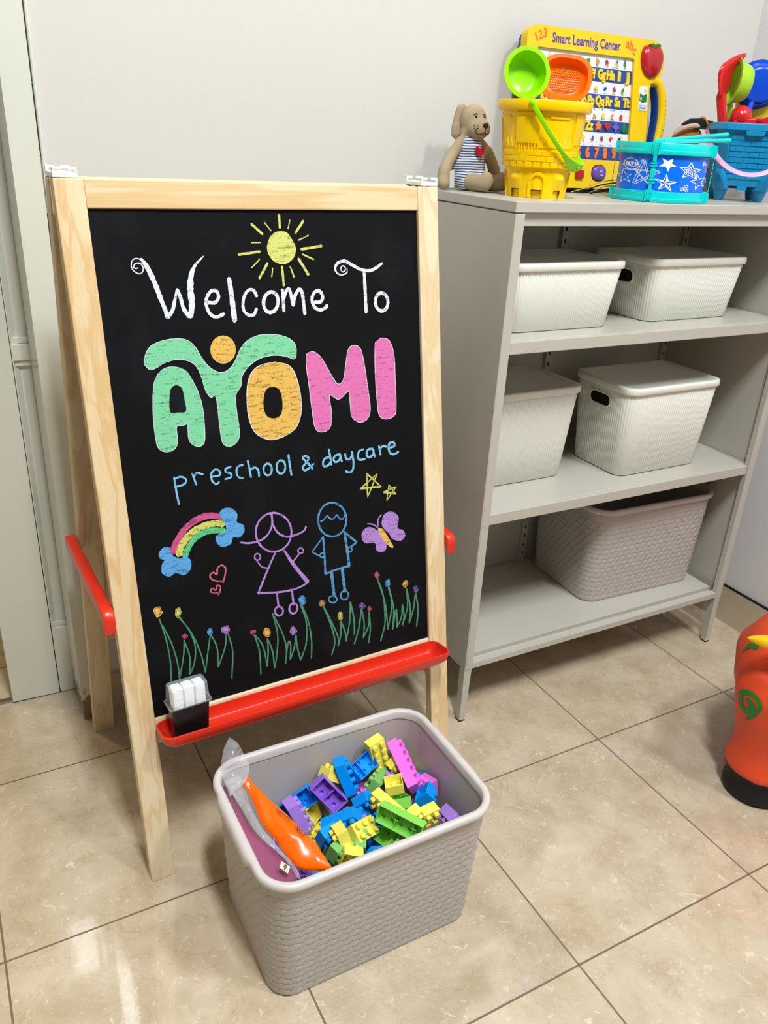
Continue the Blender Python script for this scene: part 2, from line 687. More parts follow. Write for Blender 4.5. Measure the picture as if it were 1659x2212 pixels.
# tiled baseboards
g = G().box(-0.953, XR - 0.008, YW - 0.008, YW, 0, 0.102)
structure(g.build('baseboard_back', M_BASE, world=True))
g = G().box(XR - 0.008, XR, -3.05, YW - 0.008, 0, 0.105)
structure(g.build('baseboard_right', M_BASE))
g = G().box(XR - 0.0085, XR - 0.0001, -3.05, YW - 0.008, 0.105, 0.1075)
structure(g.build('trim_2', M_DARK))
# door casing: reveal lining + narrow architrave on the wall face, worn off at the foot
g = G()
g.box(-0.9985, -0.9931, YW + 0.0002, YW + 0.1115, 0.0, 2.1)
g.box(-0.9985, -0.9545, YW - 0.009, YW, 0.0, 2.14)
g.box(-1.85, -0.9985, YW - 0.009, YW, 2.1, 2.14)
structure(g.build('trim_1', M_TRIM))
g = G().tube([(-0.9490, YW - 0.001, 0.103), (-0.9490, YW - 0.001, 2.14)], 0.0034, 8)
structure(g.build('trim_3', M_TRIM))
# hairline cracks where the architrave meets the plaster
g = G()
rc = random.Random(2)
z = 0.2
while z < 2.1:
    l = rc.uniform(0.05, 0.16)
    w = rc.uniform(0.0006, 0.0014)
    x = -0.9542 + rc.uniform(-0.0003, 0.0003)
    g.box(x, x + w, YW - 0.0060, YW - 0.0002, z, z + l)
    z += l + rc.uniform(0.0, 0.015)
structure(g.build('trim_5', M_DARK))
# sliding panel door behind the opening
DY = YW + 0.112
g = G()
X0, X1 = -1.130, -0.55
xs = -1.030
g.box(X0, xs, DY, DY + 0.035, 0.004, 2.06)                   # stile
g.box(X1 - 0.10, X1, DY, DY + 0.035, 0.004, 2.06)
for z0, z1 in ((0.004, 0.172), (0.768, 0.800), (1.92, 2.06)):
    g.box(xs, X1 - 0.10, DY, DY + 0.035, z0, z1)
for z0, z1 in ((0.172, 0.768), (0.800, 1.92)):
    g.box(xs, X1 - 0.10, DY + 0.012, DY + 0.030, z0, z1)
    w = 0.012
    for a, b_, c, d in ((xs, xs + w, z0, z1), (X1 - 0.10 - w, X1 - 0.10, z0, z1)):
        g.hexa([(a, DY + 0.003, c), (b_, DY + 0.003 + 0.009 * (a == xs), c), (b_, DY + 0.012, c), (a, DY + 0.012, c),
                (a, DY + 0.003, d), (b_, DY + 0.003 + 0.009 * (a == xs), d), (b_, DY + 0.012, d), (a, DY + 0.012, d)])
    for zz in (z0, z1 - w):
        g.box(xs, X1 - 0.10, DY + 0.005, DY + 0.012, zz, zz + w)
structure(bevel(g.build('door_1', M_DOOR), 0.002, 2))
g = G().box(-1.85, -1.131, DY + 0.008, DY + 0.020, 0.0, 0.006)
structure(g.build('trim_4', mat('steel_track', (170, 172, 176), 0.25, 0.5, metal=0.9)))

# ================================================================== EASEL
EX, EY, EYAW, EW, TILT, EL = -0.9714, 0.0461, 0.0344, 0.6218, 0.1776, 1.1327
ESPAN = 0.4545                    # outer face to outer face at the feet
easel = thing('easel', 'pine A-frame children\'s easel with chalk drawings on its black board', 'easel', (EX, EY, 0), EYAW)


def FR(u, s, d):
    """Front frame: u across, s up the leg, d out of the board (towards the room)."""
    return (u, s * sin(TILT) - d * cos(TILT), s * cos(TILT) + d * sin(TILT))


def RE(u, s, d):
    x, y, z = FR(u, s, d)
    return (x, ESPAN - y, z)


def plank(T, u0, u1, s0, s1, d0, d1, foot=False):
    k = math.tan(TILT)
    P = []
    for s in (s0, s1):
        for u, d in ((u0, d1), (u1, d1), (u1, d0), (u0, d0)):
            P.append(T(u, (s - d * k) if (foot and s == s0) else s, d))
    return G().hexa(P)


SW = 0.0406
for T in (FR, RE):
    for u0 in (0.0, EW - SW):
        g = plank(T, u0, u0 + SW, 0.0, EL, -0.020, 0.0, True)
        bevel(g.build('leg', W_S[2], easel), 0.0018)
    g = plank(T, SW, EW - SW, 1.0945, EL, -0.0185, -0.0012)
    bevel(g.build('top_rail', W_S[0], easel), 0.0018)
    g = plank(T, SW, EW - SW, 0.258, 0.3035, -0.0185, -0.0015)
    bevel(g.build('bottom_rail', W_S[0], easel), 0.0018)
CB = -0.0065
board = plank(FR, SW - 0.003, EW - SW + 0.003, 0.300, 1.098, CB - 0.006, CB).build('chalkboard', mat_board(), easel,
                                                                               label='black chalkboard panel covered in chalk drawings')
plank(RE, SW - 0.003, EW - SW + 0.003, 0.300, 1.098, -0.0125, -0.0065).build('whiteboard', mat('whiteboard_panel', (214, 206, 190), 0.4), easel)


# red pen trays
def tray(T, name):
    def W(u, y, z):
        # y: distance out from the front face, z: height (world upright)
        s0 = z / cos(TILT)
        x, yy, zz = FR(u, s0, 0.0)
        p = (x, yy - y, zz)
        return p if T is FR else (p[0], ESPAN - p[1], p[2])
    g = G()
    t = 0.0022
    uc, w = EW / 2 + 0.004, 0.554
    loops = []

    def lp(grow, dy0, dy1, z, r, dzf=0.0):
        P = rrect(w + grow * 2, dy1 - dy0, r, 5, 0, uc, (dy0 + dy1) / 2)
        return [W(p[0], p[1], z + dzf * (p[1] - dy0) / (dy1 - dy0)) for p in P]
    loops = [lp(-0.016, 0.004, 0.040, 0.270, 0.010), lp(-0.012, 0.002, 0.046, 0.272, 0.013), lp(-0.002, 0.0006, 0.060, 0.286, 0.016),
             lp(0.001, 0.0006, 0.064, 0.291, 0.017, 0.008), lp(0.001, 0.0006, 0.064, 0.294, 0.017, 0.008),
             lp(-0.002, 0.0025, 0.0615, 0.2945, 0.016, 0.008), lp(-0.004, 0.003, 0.058, 0.287, 0.015),
             lp(-0.014, 0.005, 0.044, 0.2755, 0.012), lp(-0.018, 0.007, 0.039, 0.2735, 0.009)]
    g.loft(loops, True, True)
    return g.build(name, M_RED, easel, smooth=True, angle=50, label='red plastic pen tray')


tray(FR, 'pen_tray')
tray(RE, 'pen_tray')


# red side braces between front and rear legs
def brace(side):
    g = G()
    u0, u1 = (-0.0185, -0.001) if side < 0 else (EW + 0.001, EW + 0.0185)
    y0, y1, zt = 0.078, 0.374, 0.503
    P = []
    path = [(y1, zt, zt - 0.024), (y1 - 0.02, zt, zt - 0.024), (y0 + 0.020, zt, zt - 0.024), (y0 + 0.010, zt - 0.001, zt - 0.025),
            (y0 + 0.003, zt - 0.006, zt - 0.029), (y0, zt - 0.014, zt - 0.036), (y0 - 0.0005, zt - 0.022, zt - 0.038)]
    loops = []
    for y, za, zb in path:
        loops.append([(u0, y, zb), (u1, y, zb), (u1, y, za - 0.001), (u1 - 0.001, y, za), (u0 + 0.001, y, za), (u0, y, za - 0.001)])
    g.loft(loops)
    return bevel(g.build('side_brace', M_RED, easel, smooth=True, angle=40, label='red plastic side brace'), 0.0012)


brace(-1)
brace(1)


# white plastic hinges straddling the two frames
def hinge(u0, name='hinge'):
    g = G()
    zt = EL * cos(TILT) + 0.0005
    yf = EL * sin(TILT)
    yb = ESPAN - yf
    w = 0.033
    g.box(u0, u0 + w, yf + 0.0005, yb - 0.0005, zt, zt + 0.006)
    # C-shaped lugs standing on the base, front and rear
    for y in (yf + 0.001, yb - 0.006):
        for a, b_ in ((u0, u0 + 0.0035), (u0 + w - 0.0035, u0 + w)):
            g.box(a, b_, y, y + 0.005, zt + 0.006, zt + 0.012)
        g.box(u0, u0 + 0.0125, y, y + 0.005, zt + 0.0095, zt + 0.0135)
        g.box(u0 + w - 0.0125, u0 + w, y, y + 0.005, zt + 0.0095, zt + 0.0135)
    # side cheek hanging down between the frames
    for xs in (u0 + 0.001, u0 + w - 0.003):
        g.box(xs, xs + 0.002, yf + 0.0215, yb - 0.0215, zt - 0.05, zt + 0.001)
    return bevel(g.build(name, M_WHITE, easel), 0.0008)


hinge(0.0005)
hinge(EW - 0.0335)

# ---------------------------------------------------------------- chalk on the board
CHALK = {'w': ((236, 238, 246), 0.42), 'sun': ((222, 224, 124), 0.45), 'mint': ((134, 218, 168), 0.42), 'amber': ((240, 192, 96), 0.44),
         'pink': ((232, 122, 184), 0.40), 'sky': ((138, 204, 240), 0.44), 'cloud': ((98, 172, 232), 0.43), 'rose': ((214, 92, 146), 0.44),
         'yel': ((222, 220, 110), 0.46), 'grn': ((104, 208, 140), 0.44), 'lav': ((186, 142, 218), 0.43), 'boy': ((96, 158, 208), 0.46),
         'stem': ((84, 150, 114), 0.42), 'heart': ((224, 112, 132), 0.45), 'tan': ((206, 160, 108), 0.46), 'vio': ((146, 112, 200), 0.45)}


def curve_uv(P, per=6, poly=False):
    return [np.array(p, float) for p in P] if poly else catmull(P, per)


def ribbon(P, w, lift):
    """Flat stroke of width w (m) (or [start, middle, end]) along 2-D points -> faces in board coordinates."""
    P = np.array(P)
    n = len(P)
    t = np.gradient(P, axis=0)
    t /= (np.linalg.norm(t, axis=1, keepdims=True) + 1e-12)
    nn = np.stack([-t[:, 1], t[:, 0]], 1)
    if isinstance(w, (list, tuple)):
        ws = np.interp(np.linspace(0, 1, n), np.linspace(0, 1, len(w)), w)
    else:
        ws = np.full(n, w)
    ws = ws * (1 + 0.13 * np.array([random.uniform(-1, 1) for _ in range(n)]))
    A, B = P + nn * ws[:, None] / 2, P - nn * ws[:, None] / 2
    V = [FR(p[0], p[1], CB + lift) for p in A] + [FR(p[0], p[1], CB + lift) for p in B]
    F = [(i, i + 1, n + i + 1, n + i) for i in range(n - 1)]
    # rounded ends
    for e, sg in ((0, -1), (n - 1, 1)):
        k = len(V)
        tip = P[e] + t[e] * sg * ws[e] * 0.4
        V.append(FR(tip[0], tip[1], CB + lift))
        F.append((e, k, n + e))
    return V, F


CHALK_DATA = [
 ('welcome_lettering', [['s','w',17,[[1015,10144],[974,10138],[954,10169],[991,10207],[1054,10205],[1088,10150],[1072,10088],[1021,10064],[953,10100],[921,10162],[939,10239],[999,10276],[1076,10251],[1134,10195]]],['s','w',[41,75,75,68,61],[[1070,10266],[1132,10180],[1182,10062],[1237,9903],[1291,9703],[1343,9532],[1360,9429]]],['s','w',[63,56,35],[[1360,9429],[1448,9526],[1502,9677],[1553,9827]]],['s','w',[42,56,64],[[1553,9827],[1590,9705],[1620,9542],[1699,9420]]],['s','w',[71,92,92,50,14],[[1716,9419],[1753,9600],[1754,9827],[1788,10019],[1865,10161],[2005,10286]]],['s','w',51,[[1995,9613],[2118,9607],[2178,9679],[2161,9770],[2082,9782],[2004,9703],[1975,9590],[2014,9455],[2114,9392],[2247,9435]]],['s','w',[67,82,82],[[2375,9955],[2393,9636],[2404,9320]]],['s','w',49,[[2802,9669],[2761,9756],[2685,9771],[2604,9695],[2562,9556],[2578,9449],[2650,9391],[2729,9396],[2782,9483]]],['s','w',55,[[3107,9707],[3142,9665],[3157,9605],[3150,9538],[3121,9477],[3077,9433],[3024,9413],[2972,9421],[2932,9455],[2909,9510],[2908,9575],[2928,9639],[2967,9690],[3018,9720],[3071,9724],[3117,9699]]],['s','w',52,[[3243,9749],[3247,9577],[3243,9428]]],['s','w',52,[[3259,9622],[3308,9728],[3359,9757],[3391,9643],[3413,9500]]],['s','w',57,[[3413,9506],[3452,9641],[3532,9743],[3581,9699],[3599,9524],[3608,9361]]],['s','w',54,[[3789,9530],[3906,9537],[3948,9619],[3896,9704],[3806,9690],[3753,9591],[3780,9469],[3876,9408],[3980,9431],[4020,9474]]],['s','w',19,[[4313,10013],[4310,10059],[4350,10086],[4392,10057],[4378,10002],[4334,9994],[4303,10028]]],['s','w',[17,21,26,43,52,52,52,52,43],[[4424,10038],[4413,9973],[4313,9945],[4229,9982],[4206,10057],[4256,10131],[4387,10159],[4526,10094],[4677,10021],[4855,9996],[4993,10046],[5092,10108]]],['s','w',[53,58,58],[[4742,9986],[4747,9660],[4747,9321]]],['s','w',59,[[5102,9614],[5146,9580],[5175,9527],[5183,9466],[5169,9406],[5135,9359],[5087,9333],[5034,9333],[4986,9359],[4950,9406],[4934,9466],[4940,9527],[4967,9579],[5010,9614],[5062,9624],[5113,9608]]]]),
 ('chalk_sun', [['f','sun',0,[[[3268,10631],[3386,10613],[3478,10498],[3528,10356],[3478,10233],[3370,10156],[3258,10141],[3133,10188],[3053,10295],[3038,10417],[3104,10554],[3188,10614]]]],['s','sun',39,[[3275,10877],[3277,10779],[3276,10683]]],['s','sun',20,[[3455,10800],[3436,10731],[3412,10665]]],['s','sun',40,[[3686,10786],[3611,10694],[3533,10606]]],['s','sun',20,[[3758,10566],[3670,10530],[3579,10497]]],['s','sun',41,[[3982,10403],[3801,10379],[3620,10358]]],['s','sun',25,[[3635,10283],[3731,10240],[3825,10199]]],['s','sun',45,[[3558,10217],[3638,10091],[3715,9967]]],['s','sun',24,[[3406,10102],[3435,10019],[3459,9939]]],['s','sun',36,[[3265,10105],[3271,9957],[3272,9811]]],['s','sun',20,[[3104,10087],[3093,10017],[3077,9951]]],['s','sun',39,[[3026,10164],[2948,10049],[2867,9937]]],['s','sun',19,[[2900,10225],[2830,10161],[2757,10101]]],['s','sun',38,[[2914,10337],[2738,10316],[2561,10299]]],['s','sun',15,[[2937,10468],[2861,10467],[2783,10469]]],['s','sun',38,[[2807,10741],[2895,10664],[2980,10590]]],['s','sun',19,[[3021,10764],[3075,10699],[3127,10637]]]]),
 ('name_lettering', [['s','w',16,[[1120,8608],[1216,8674],[1321,8698],[1460,8671],[1569,8593],[1645,8445],[1716,8245],[1756,7979],[1747,7635],[1717,7479],[1631,7437],[1529,7491],[1486,7589],[1489,7795],[1415,7796],[1314,7785],[1304,7560],[1245,7450],[1123,7421],[1013,7481],[979,7630],[980,7965],[1006,8242],[1047,8465],[1120,8608]]],['s','w',17,[[946,8834],[998,8952],[1096,9043],[1278,9096],[1483,9107],[1633,9066],[1739,8958],[1815,8801],[1932,8638],[2085,8547],[2225,8573],[2347,8693],[2478,8904],[2629,9022],[2831,9074],[3089,9057],[3288,8990],[3403,8862],[3376,8662],[3207,8716],[3005,8745],[2801,8722],[2623,8644],[2485,8524],[2424,8411],[2408,8306],[2311,8170],[2301,7917],[2318,7644],[2286,7457],[2150,7371],[2030,7437],[2005,7683],[1992,8164],[1899,8186],[1831,8311],[1786,8522],[1723,8681],[1601,8773],[1424,8807],[1240,8772],[1106,8709],[1017,8692],[950,8760],[946,8834]]],['s','w',26,[[3024,8629],[3282,8534],[3397,8265],[3432,7928],[3381,7654],[3230,7475],[2891,7383],[2635,7494],[2523,7701],[2496,8030],[2558,8398],[2731,8582],[3024,8629]]],['s','w',20,[[3596,8712],[3705,8744],[3837,8652],[3949,8463],[4062,8257],[4152,8164],[4253,8239],[4317,8516],[4378,8735],[4494,8787],[4604,8718],[4657,8487],[4703,8111],[4741,7669],[4655,7502],[4503,7482],[4377,7594],[4358,7828],[4337,8032],[4136,7915],[3967,8012],[3980,7726],[3948,7471],[3815,7395],[3677,7461],[3634,7737],[3605,8189],[3581,8495],[3596,8712]]],['s','w',21,[[4905,8808],[5041,8870],[5189,8802],[5264,8553],[5270,8115],[5270,7699],[5238,7523],[5079,7467],[4928,7544],[4891,7829],[4878,8267],[4888,8611],[4905,8808]]],['f','mint',0,[[[1120,8608],[1216,8674],[1321,8698],[1460,8671],[1569,8593],[1645,8445],[1716,8245],[1756,7979],[1747,7635],[1717,7479],[1631,7437],[1529,7491],[1486,7589],[1489,7795],[1415,7796],[1314,7785],[1304,7560],[1245,7450],[1123,7421],[1013,7481],[979,7630],[980,7965],[1006,8242],[1047,8465]],[[1380,8420],[1464,8360],[1485,8191],[1486,8009],[1364,8003],[1244,8024],[1256,8241],[1297,8377]]]],['f','mint',0,[[[946,8834],[998,8952],[1096,9043],[1278,9096],[1483,9107],[1633,9066],[1739,8958],[1815,8801],[1932,8638],[2085,8547],[2225,8573],[2347,8693],[2478,8904],[2629,9022],[2831,9074],[3089,9057],[3288,8990],[3403,8862],[3376,8662],[3207,8716],[3005,8745],[2801,8722],[2623,8644],[2485,8524],[2424,8411],[2408,8306],[2311,8170],[2301,7917],[2318,7644],[2286,7457],[2150,7371],[2030,7437],[2005,7683],[1992,8164],[1899,8186],[1831,8311],[1786,8522],[1723,8681],[1601,8773],[1424,8807],[1240,8772],[1106,8709],[1017,8692],[950,8760]]]],['f','amber',0,[[[2381,8880],[2348,8781],[2274,8709],[2178,8680],[2082,8701],[2007,8766],[1971,8859],[1982,8961],[2036,9048],[2122,9100],[2220,9105],[2309,9063],[2367,8982]]]],['f','amber',0,[[[3024,8629],[3282,8534],[3397,8265],[3432,7928],[3381,7654],[3230,7475],[2891,7383],[2635,7494],[2523,7701],[2496,8030],[2558,8398],[2731,8582]],[[2957,8239],[3069,8173],[3103,7964],[3058,7775],[2914,7729],[2794,7806],[2767,8000],[2827,8198]]]],['f','pink',0,[[[3596,8712],[3705,8744],[3837,8652],[3949,8463],[4062,8257],[4152,8164],[4253,8239],[4317,8516],[4378,8735],[4494,8787],[4604,8718],[4657,8487],[4703,8111],[4741,7669],[4655,7502],[4503,7482],[4377,7594],[4358,7828],[4337,8032],[4136,7915],[3967,8012],[3980,7726],[3948,7471],[3815,7395],[3677,7461],[3634,7737],[3605,8189],[3581,8495]]]],['f','pink',0,[[[4905,8808],[5041,8870],[5189,8802],[5264,8553],[5270,8115],[5270,7699],[5238,7523],[5079,7467],[4928,7544],[4891,7829],[4878,8267],[4888,8611]]]]]),
 ('subtitle_lettering', [['s','sky',31,[[1188,7001],[1199,6763],[1216,6562]]],['s','sky',31,[[1185,6975],[1290,6998],[1368,6946],[1341,6872],[1222,6852]]],['s','sky',31,[[1480,7021],[1504,6925],[1525,6829]]],['s','sky',32,[[1489,6954],[1553,7017],[1650,6981]]],['s','sky',32,[[1796,6919],[1919,6926],[1925,6992],[1861,7029],[1788,6973],[1790,6853],[1851,6790],[1902,6814]]],['s','sky',33,[[2120,7030],[2036,7016],[2031,6963],[2110,6924],[2109,6865],[2006,6846]]],['s','sky',33,[[2328,7034],[2243,7019],[2209,6949],[2227,6852],[2308,6817]]],['s','sky',34,[[2417,7094],[2433,6956],[2448,6812]]],['s','sky',34,[[2446,6940],[2532,6960],[2584,6906],[2589,6795]]],['s','sky',34,[[2824,6883],[2811,6839],[2785,6807],[2750,6796],[2715,6807],[2689,6838],[2676,6882],[2680,6929],[2700,6967],[2731,6990],[2767,6990],[2798,6969],[2819,6930],[2824,6883]]],['s','sky',35,[[3067,6888],[3054,6837],[3026,6800],[2989,6787],[2952,6799],[2924,6834],[2911,6884],[2915,6938],[2936,6983],[2969,7009],[3007,7010],[3040,6986],[3062,6942],[3067,6888]]],['s','sky',36,[[3139,7086],[3151,6903],[3167,6733]]],['s','sky',36,[[3564,6785],[3481,6897],[3397,6993],[3444,7023],[3502,6978],[3451,6901],[3386,6840],[3412,6780],[3489,6797],[3591,6866]]],['s','sky',38,[[3893,7078],[3915,6933],[3928,6802]]],['s','sky',37,[[3915,6933],[3821,6932],[3770,6868],[3781,6796],[3859,6798],[3925,6860]]],['s','sky',38,[[4105,6963],[4010,6948],[3974,6882],[4018,6832],[4100,6878],[4104,6949]]],['s','sky',38,[[4111,6948],[4113,6890],[4135,6824]]],['s','sky',39,[[4200,6950],[4226,6860],[4306,6862],[4351,6958]]],['s','sky',39,[[4339,6974],[4359,6768],[4332,6640],[4260,6613],[4197,6646]]],['s','sky',39,[[4572,6985],[4490,6967],[4453,6885],[4481,6808],[4596,6806]]],['s','sky',40,[[4753,6974],[4653,6959],[4632,6874],[4679,6824],[4764,6870],[4768,6958]]],['s','sky',40,[[4765,6958],[4772,6890],[4794,6816]]],['s','sky',40,[[4887,7000],[4900,6925],[4912,6835]]],['s','sky',40,[[4900,6939],[4970,6989],[5042,6964]]],['s','sky',41,[[5102,6941],[5205,6957],[5191,7027],[5105,7015],[5085,6929],[5115,6836],[5199,6809],[5289,6841]]]]),
 ('chalk_rainbow', [['s','rose',107,[[1025,5791],[1108,5951],[1261,6138],[1473,6261],[1691,6289],[1890,6225]]],['s','grn',101,[[1212,5697],[1309,5856],[1443,5980],[1610,6030],[1774,6026],[1902,5988]]],['s','yel',108,[[1116,5737],[1210,5917],[1372,6063],[1567,6135],[1785,6143],[1905,6104]]],['f','cloud',0,[[[1856,6300],[1945,6367],[2068,6345],[2155,6232],[2136,6097],[2235,6036],[2253,5920],[2159,5826],[2048,5847],[1996,5745],[1854,5723],[1765,5806],[1764,5931],[1905,5959],[1943,6063],[1898,6169]]]],['f','cloud',0,[[[808,5823],[882,5902],[997,5892],[998,5783],[1117,5676],[1238,5692],[1306,5581],[1278,5447],[1164,5381],[1038,5445],[929,5408],[821,5493],[838,5640],[884,5698],[816,5740]]]]]),
 ('chalk_heart', [['s','heart',26,[[1799,5110],[1848,5236],[1867,5347],[1809,5410],[1730,5376],[1711,5273],[1647,5321],[1592,5274],[1621,5202],[1713,5152],[1829,5131]]]]),
 ('chalk_heart', [['s','heart',24,[[1695,4912],[1739,4988],[1745,5053],[1692,5077],[1665,5005],[1611,5047],[1574,5012],[1611,4966],[1735,4946]]]]),
 ('chalk_girl', [['s','lav',34,[[2908,6093],[3016,5992],[3080,5855],[3086,5706],[3034,5573],[2932,5482],[2801,5450],[2664,5480],[2547,5568],[2470,5697],[2447,5842],[2481,5979],[2566,6083],[2687,6137],[2823,6130],[2950,6063]]],['s','lav',33,[[2755,6138],[2748,5940],[2661,5784],[2507,5700],[2304,5697],[2171,5738]]],['s','lav',35,[[2749,5954],[2838,5779],[2980,5678],[3161,5672],[3318,5715],[3369,5784]]],['s','lav',[30,34,43],[[2764,5430],[2601,5157],[2396,4775]]],['s','lav',[35,62,71],[[2930,5439],[3090,5139],[3327,4769]]],['s','lav',36,[[2396,4775],[2841,4700],[3150,4703],[3342,4766]]],['s','lav',25,[[2610,5184],[2496,5238],[2420,5371]]],['s','lav',25,[[2462,5474],[2480,5457],[2489,5434],[2490,5409],[2482,5388],[2465,5373],[2444,5367],[2422,5372],[2403,5387],[2391,5408],[2387,5433],[2393,5456],[2407,5474],[2427,5482],[2449,5481],[2469,5469]]],['s','lav',27,[[3063,5190],[3129,5250],[3195,5311]]],['s','lav',27,[[3259,5410],[3276,5395],[3287,5376],[3288,5356],[3280,5338],[3264,5326],[3243,5322],[3221,5327],[3202,5340],[3189,5358],[3185,5379],[3190,5397],[3203,5411],[3223,5418],[3245,5416],[3266,5406]]],['s','lav',35,[[2735,4710],[2739,4573],[2743,4436]]],['s','lav',36,[[3017,4674],[3023,4550],[3025,4412]]],['s','lav',35,[[2779,4430],[2804,4404],[2819,4369],[2820,4333],[2808,4301],[2784,4280],[2754,4273],[2722,4281],[2695,4304],[2676,4337],[2671,4373],[2679,4407],[2699,4432],[2728,4444],[2759,4440],[2789,4422]]],['s','lav',36,[[3071,4415],[3091,4382],[3098,4341],[3091,4302],[3070,4269],[3041,4250],[3007,4248],[2976,4263],[2953,4293],[2942,4331],[2944,4372],[2961,4407],[2987,4431],[3020,4439],[3053,4429],[3079,4404]]]]),
 ('chalk_boy', [['s','boy',36,[[3998,6085],[4092,5996],[4148,5872],[4155,5738],[4112,5617],[4027,5533],[3915,5501],[3798,5526],[3697,5603],[3629,5718],[3608,5850],[3635,5975],[3706,6071],[3809,6122],[3925,6118],[4034,6059]]],['p','boy',28,[[3653,5828],[3701,5834],[3785,5908],[3844,5838],[3907,5826],[3975,5888],[4034,5803],[4098,5791],[4134,5859]]],['s','boy',37,[[3681,5540],[3687,5162],[3679,4843]]],['s','boy',[38,57,57],[[4100,5549],[4144,5189],[4162,4876]]],['s','boy',38,[[3673,4844],[3895,4872],[4159,4892]]],['p','boy',29,[[3674,5527],[3450,5302],[3594,5197]]],['s','boy',28,[[3659,5235],[3673,5223],[3682,5207],[3683,5190],[3677,5175],[3664,5165],[3648,5162],[3630,5166],[3615,5177],[3605,5192],[3601,5208],[3605,5224],[3616,5236],[3631,5241],[3649,5240],[3665,5231]]],['p','boy',38,[[4100,5549],[4342,5303],[4213,5237]]],['s','boy',29,[[4211,5234],[4226,5220],[4235,5202],[4236,5182],[4229,5164],[4216,5152],[4199,5148],[4181,5152],[4165,5164],[4155,5181],[4151,5201],[4155,5219],[4166,5233],[4182,5240],[4200,5239],[4217,5230]]],['s','boy',57,[[3803,4868],[3814,4627],[3825,4390]]],['s','boy',57,[[4019,4861],[4035,4639],[4049,4422]]],['s','boy',30,[[3828,4381],[3856,4359],[3873,4331],[3875,4303],[3863,4279],[3839,4263],[3807,4260],[3772,4269],[3742,4288],[3722,4315],[3714,4344],[3722,4370],[3742,4388],[3772,4395],[3806,4391],[3839,4375]]],['s','boy',31,[[4093,4403],[4112,4372],[4118,4336],[4109,4302],[4087,4277],[4056,4265],[4022,4268],[3990,4286],[3968,4315],[3958,4350],[3962,4385],[3980,4413],[4009,4430],[4042,4432],[4075,4419],[4101,4393]]]]),
 ('chalk_star', [['p','yel',25,[[4615,6538],[4892,6255],[4476,6284],[4829,6505],[4609,6100],[4615,6538]]],['p','yel',38,[[4892,6255],[4476,6284]]]]),
 ('chalk_star', [['p','yel',24,[[5062,6258],[5202,6058],[4947,6140],[5215,6203],[5001,5969],[5062,6258]]],['p','yel',40,[[4947,6140],[5185,6082]]]]),
 ('chalk_butterfly', [['f','lav',0,[[[4884,5507],[4910,5688],[5016,5752],[5153,5721],[5245,5595],[5210,5413],[5331,5343],[5369,5225],[5270,5149],[5096,5215],[5031,5322]]]],['f','lav',0,[[[4795,5430],[4630,5539],[4494,5504],[4447,5390],[4514,5253],[4716,5212],[4743,5066],[4861,5004],[4950,5055],[4955,5180],[4875,5321]]]],['f','amber',0,[[[4797,5477],[4898,5442],[5027,5229],[5107,5061],[5038,5069],[4922,5202],[4826,5362]]]],['s','lav',25,[[4877,5724],[4805,5645],[4799,5523]]],['s','lav',24,[[4814,5473],[4699,5572],[4583,5610]]]]),
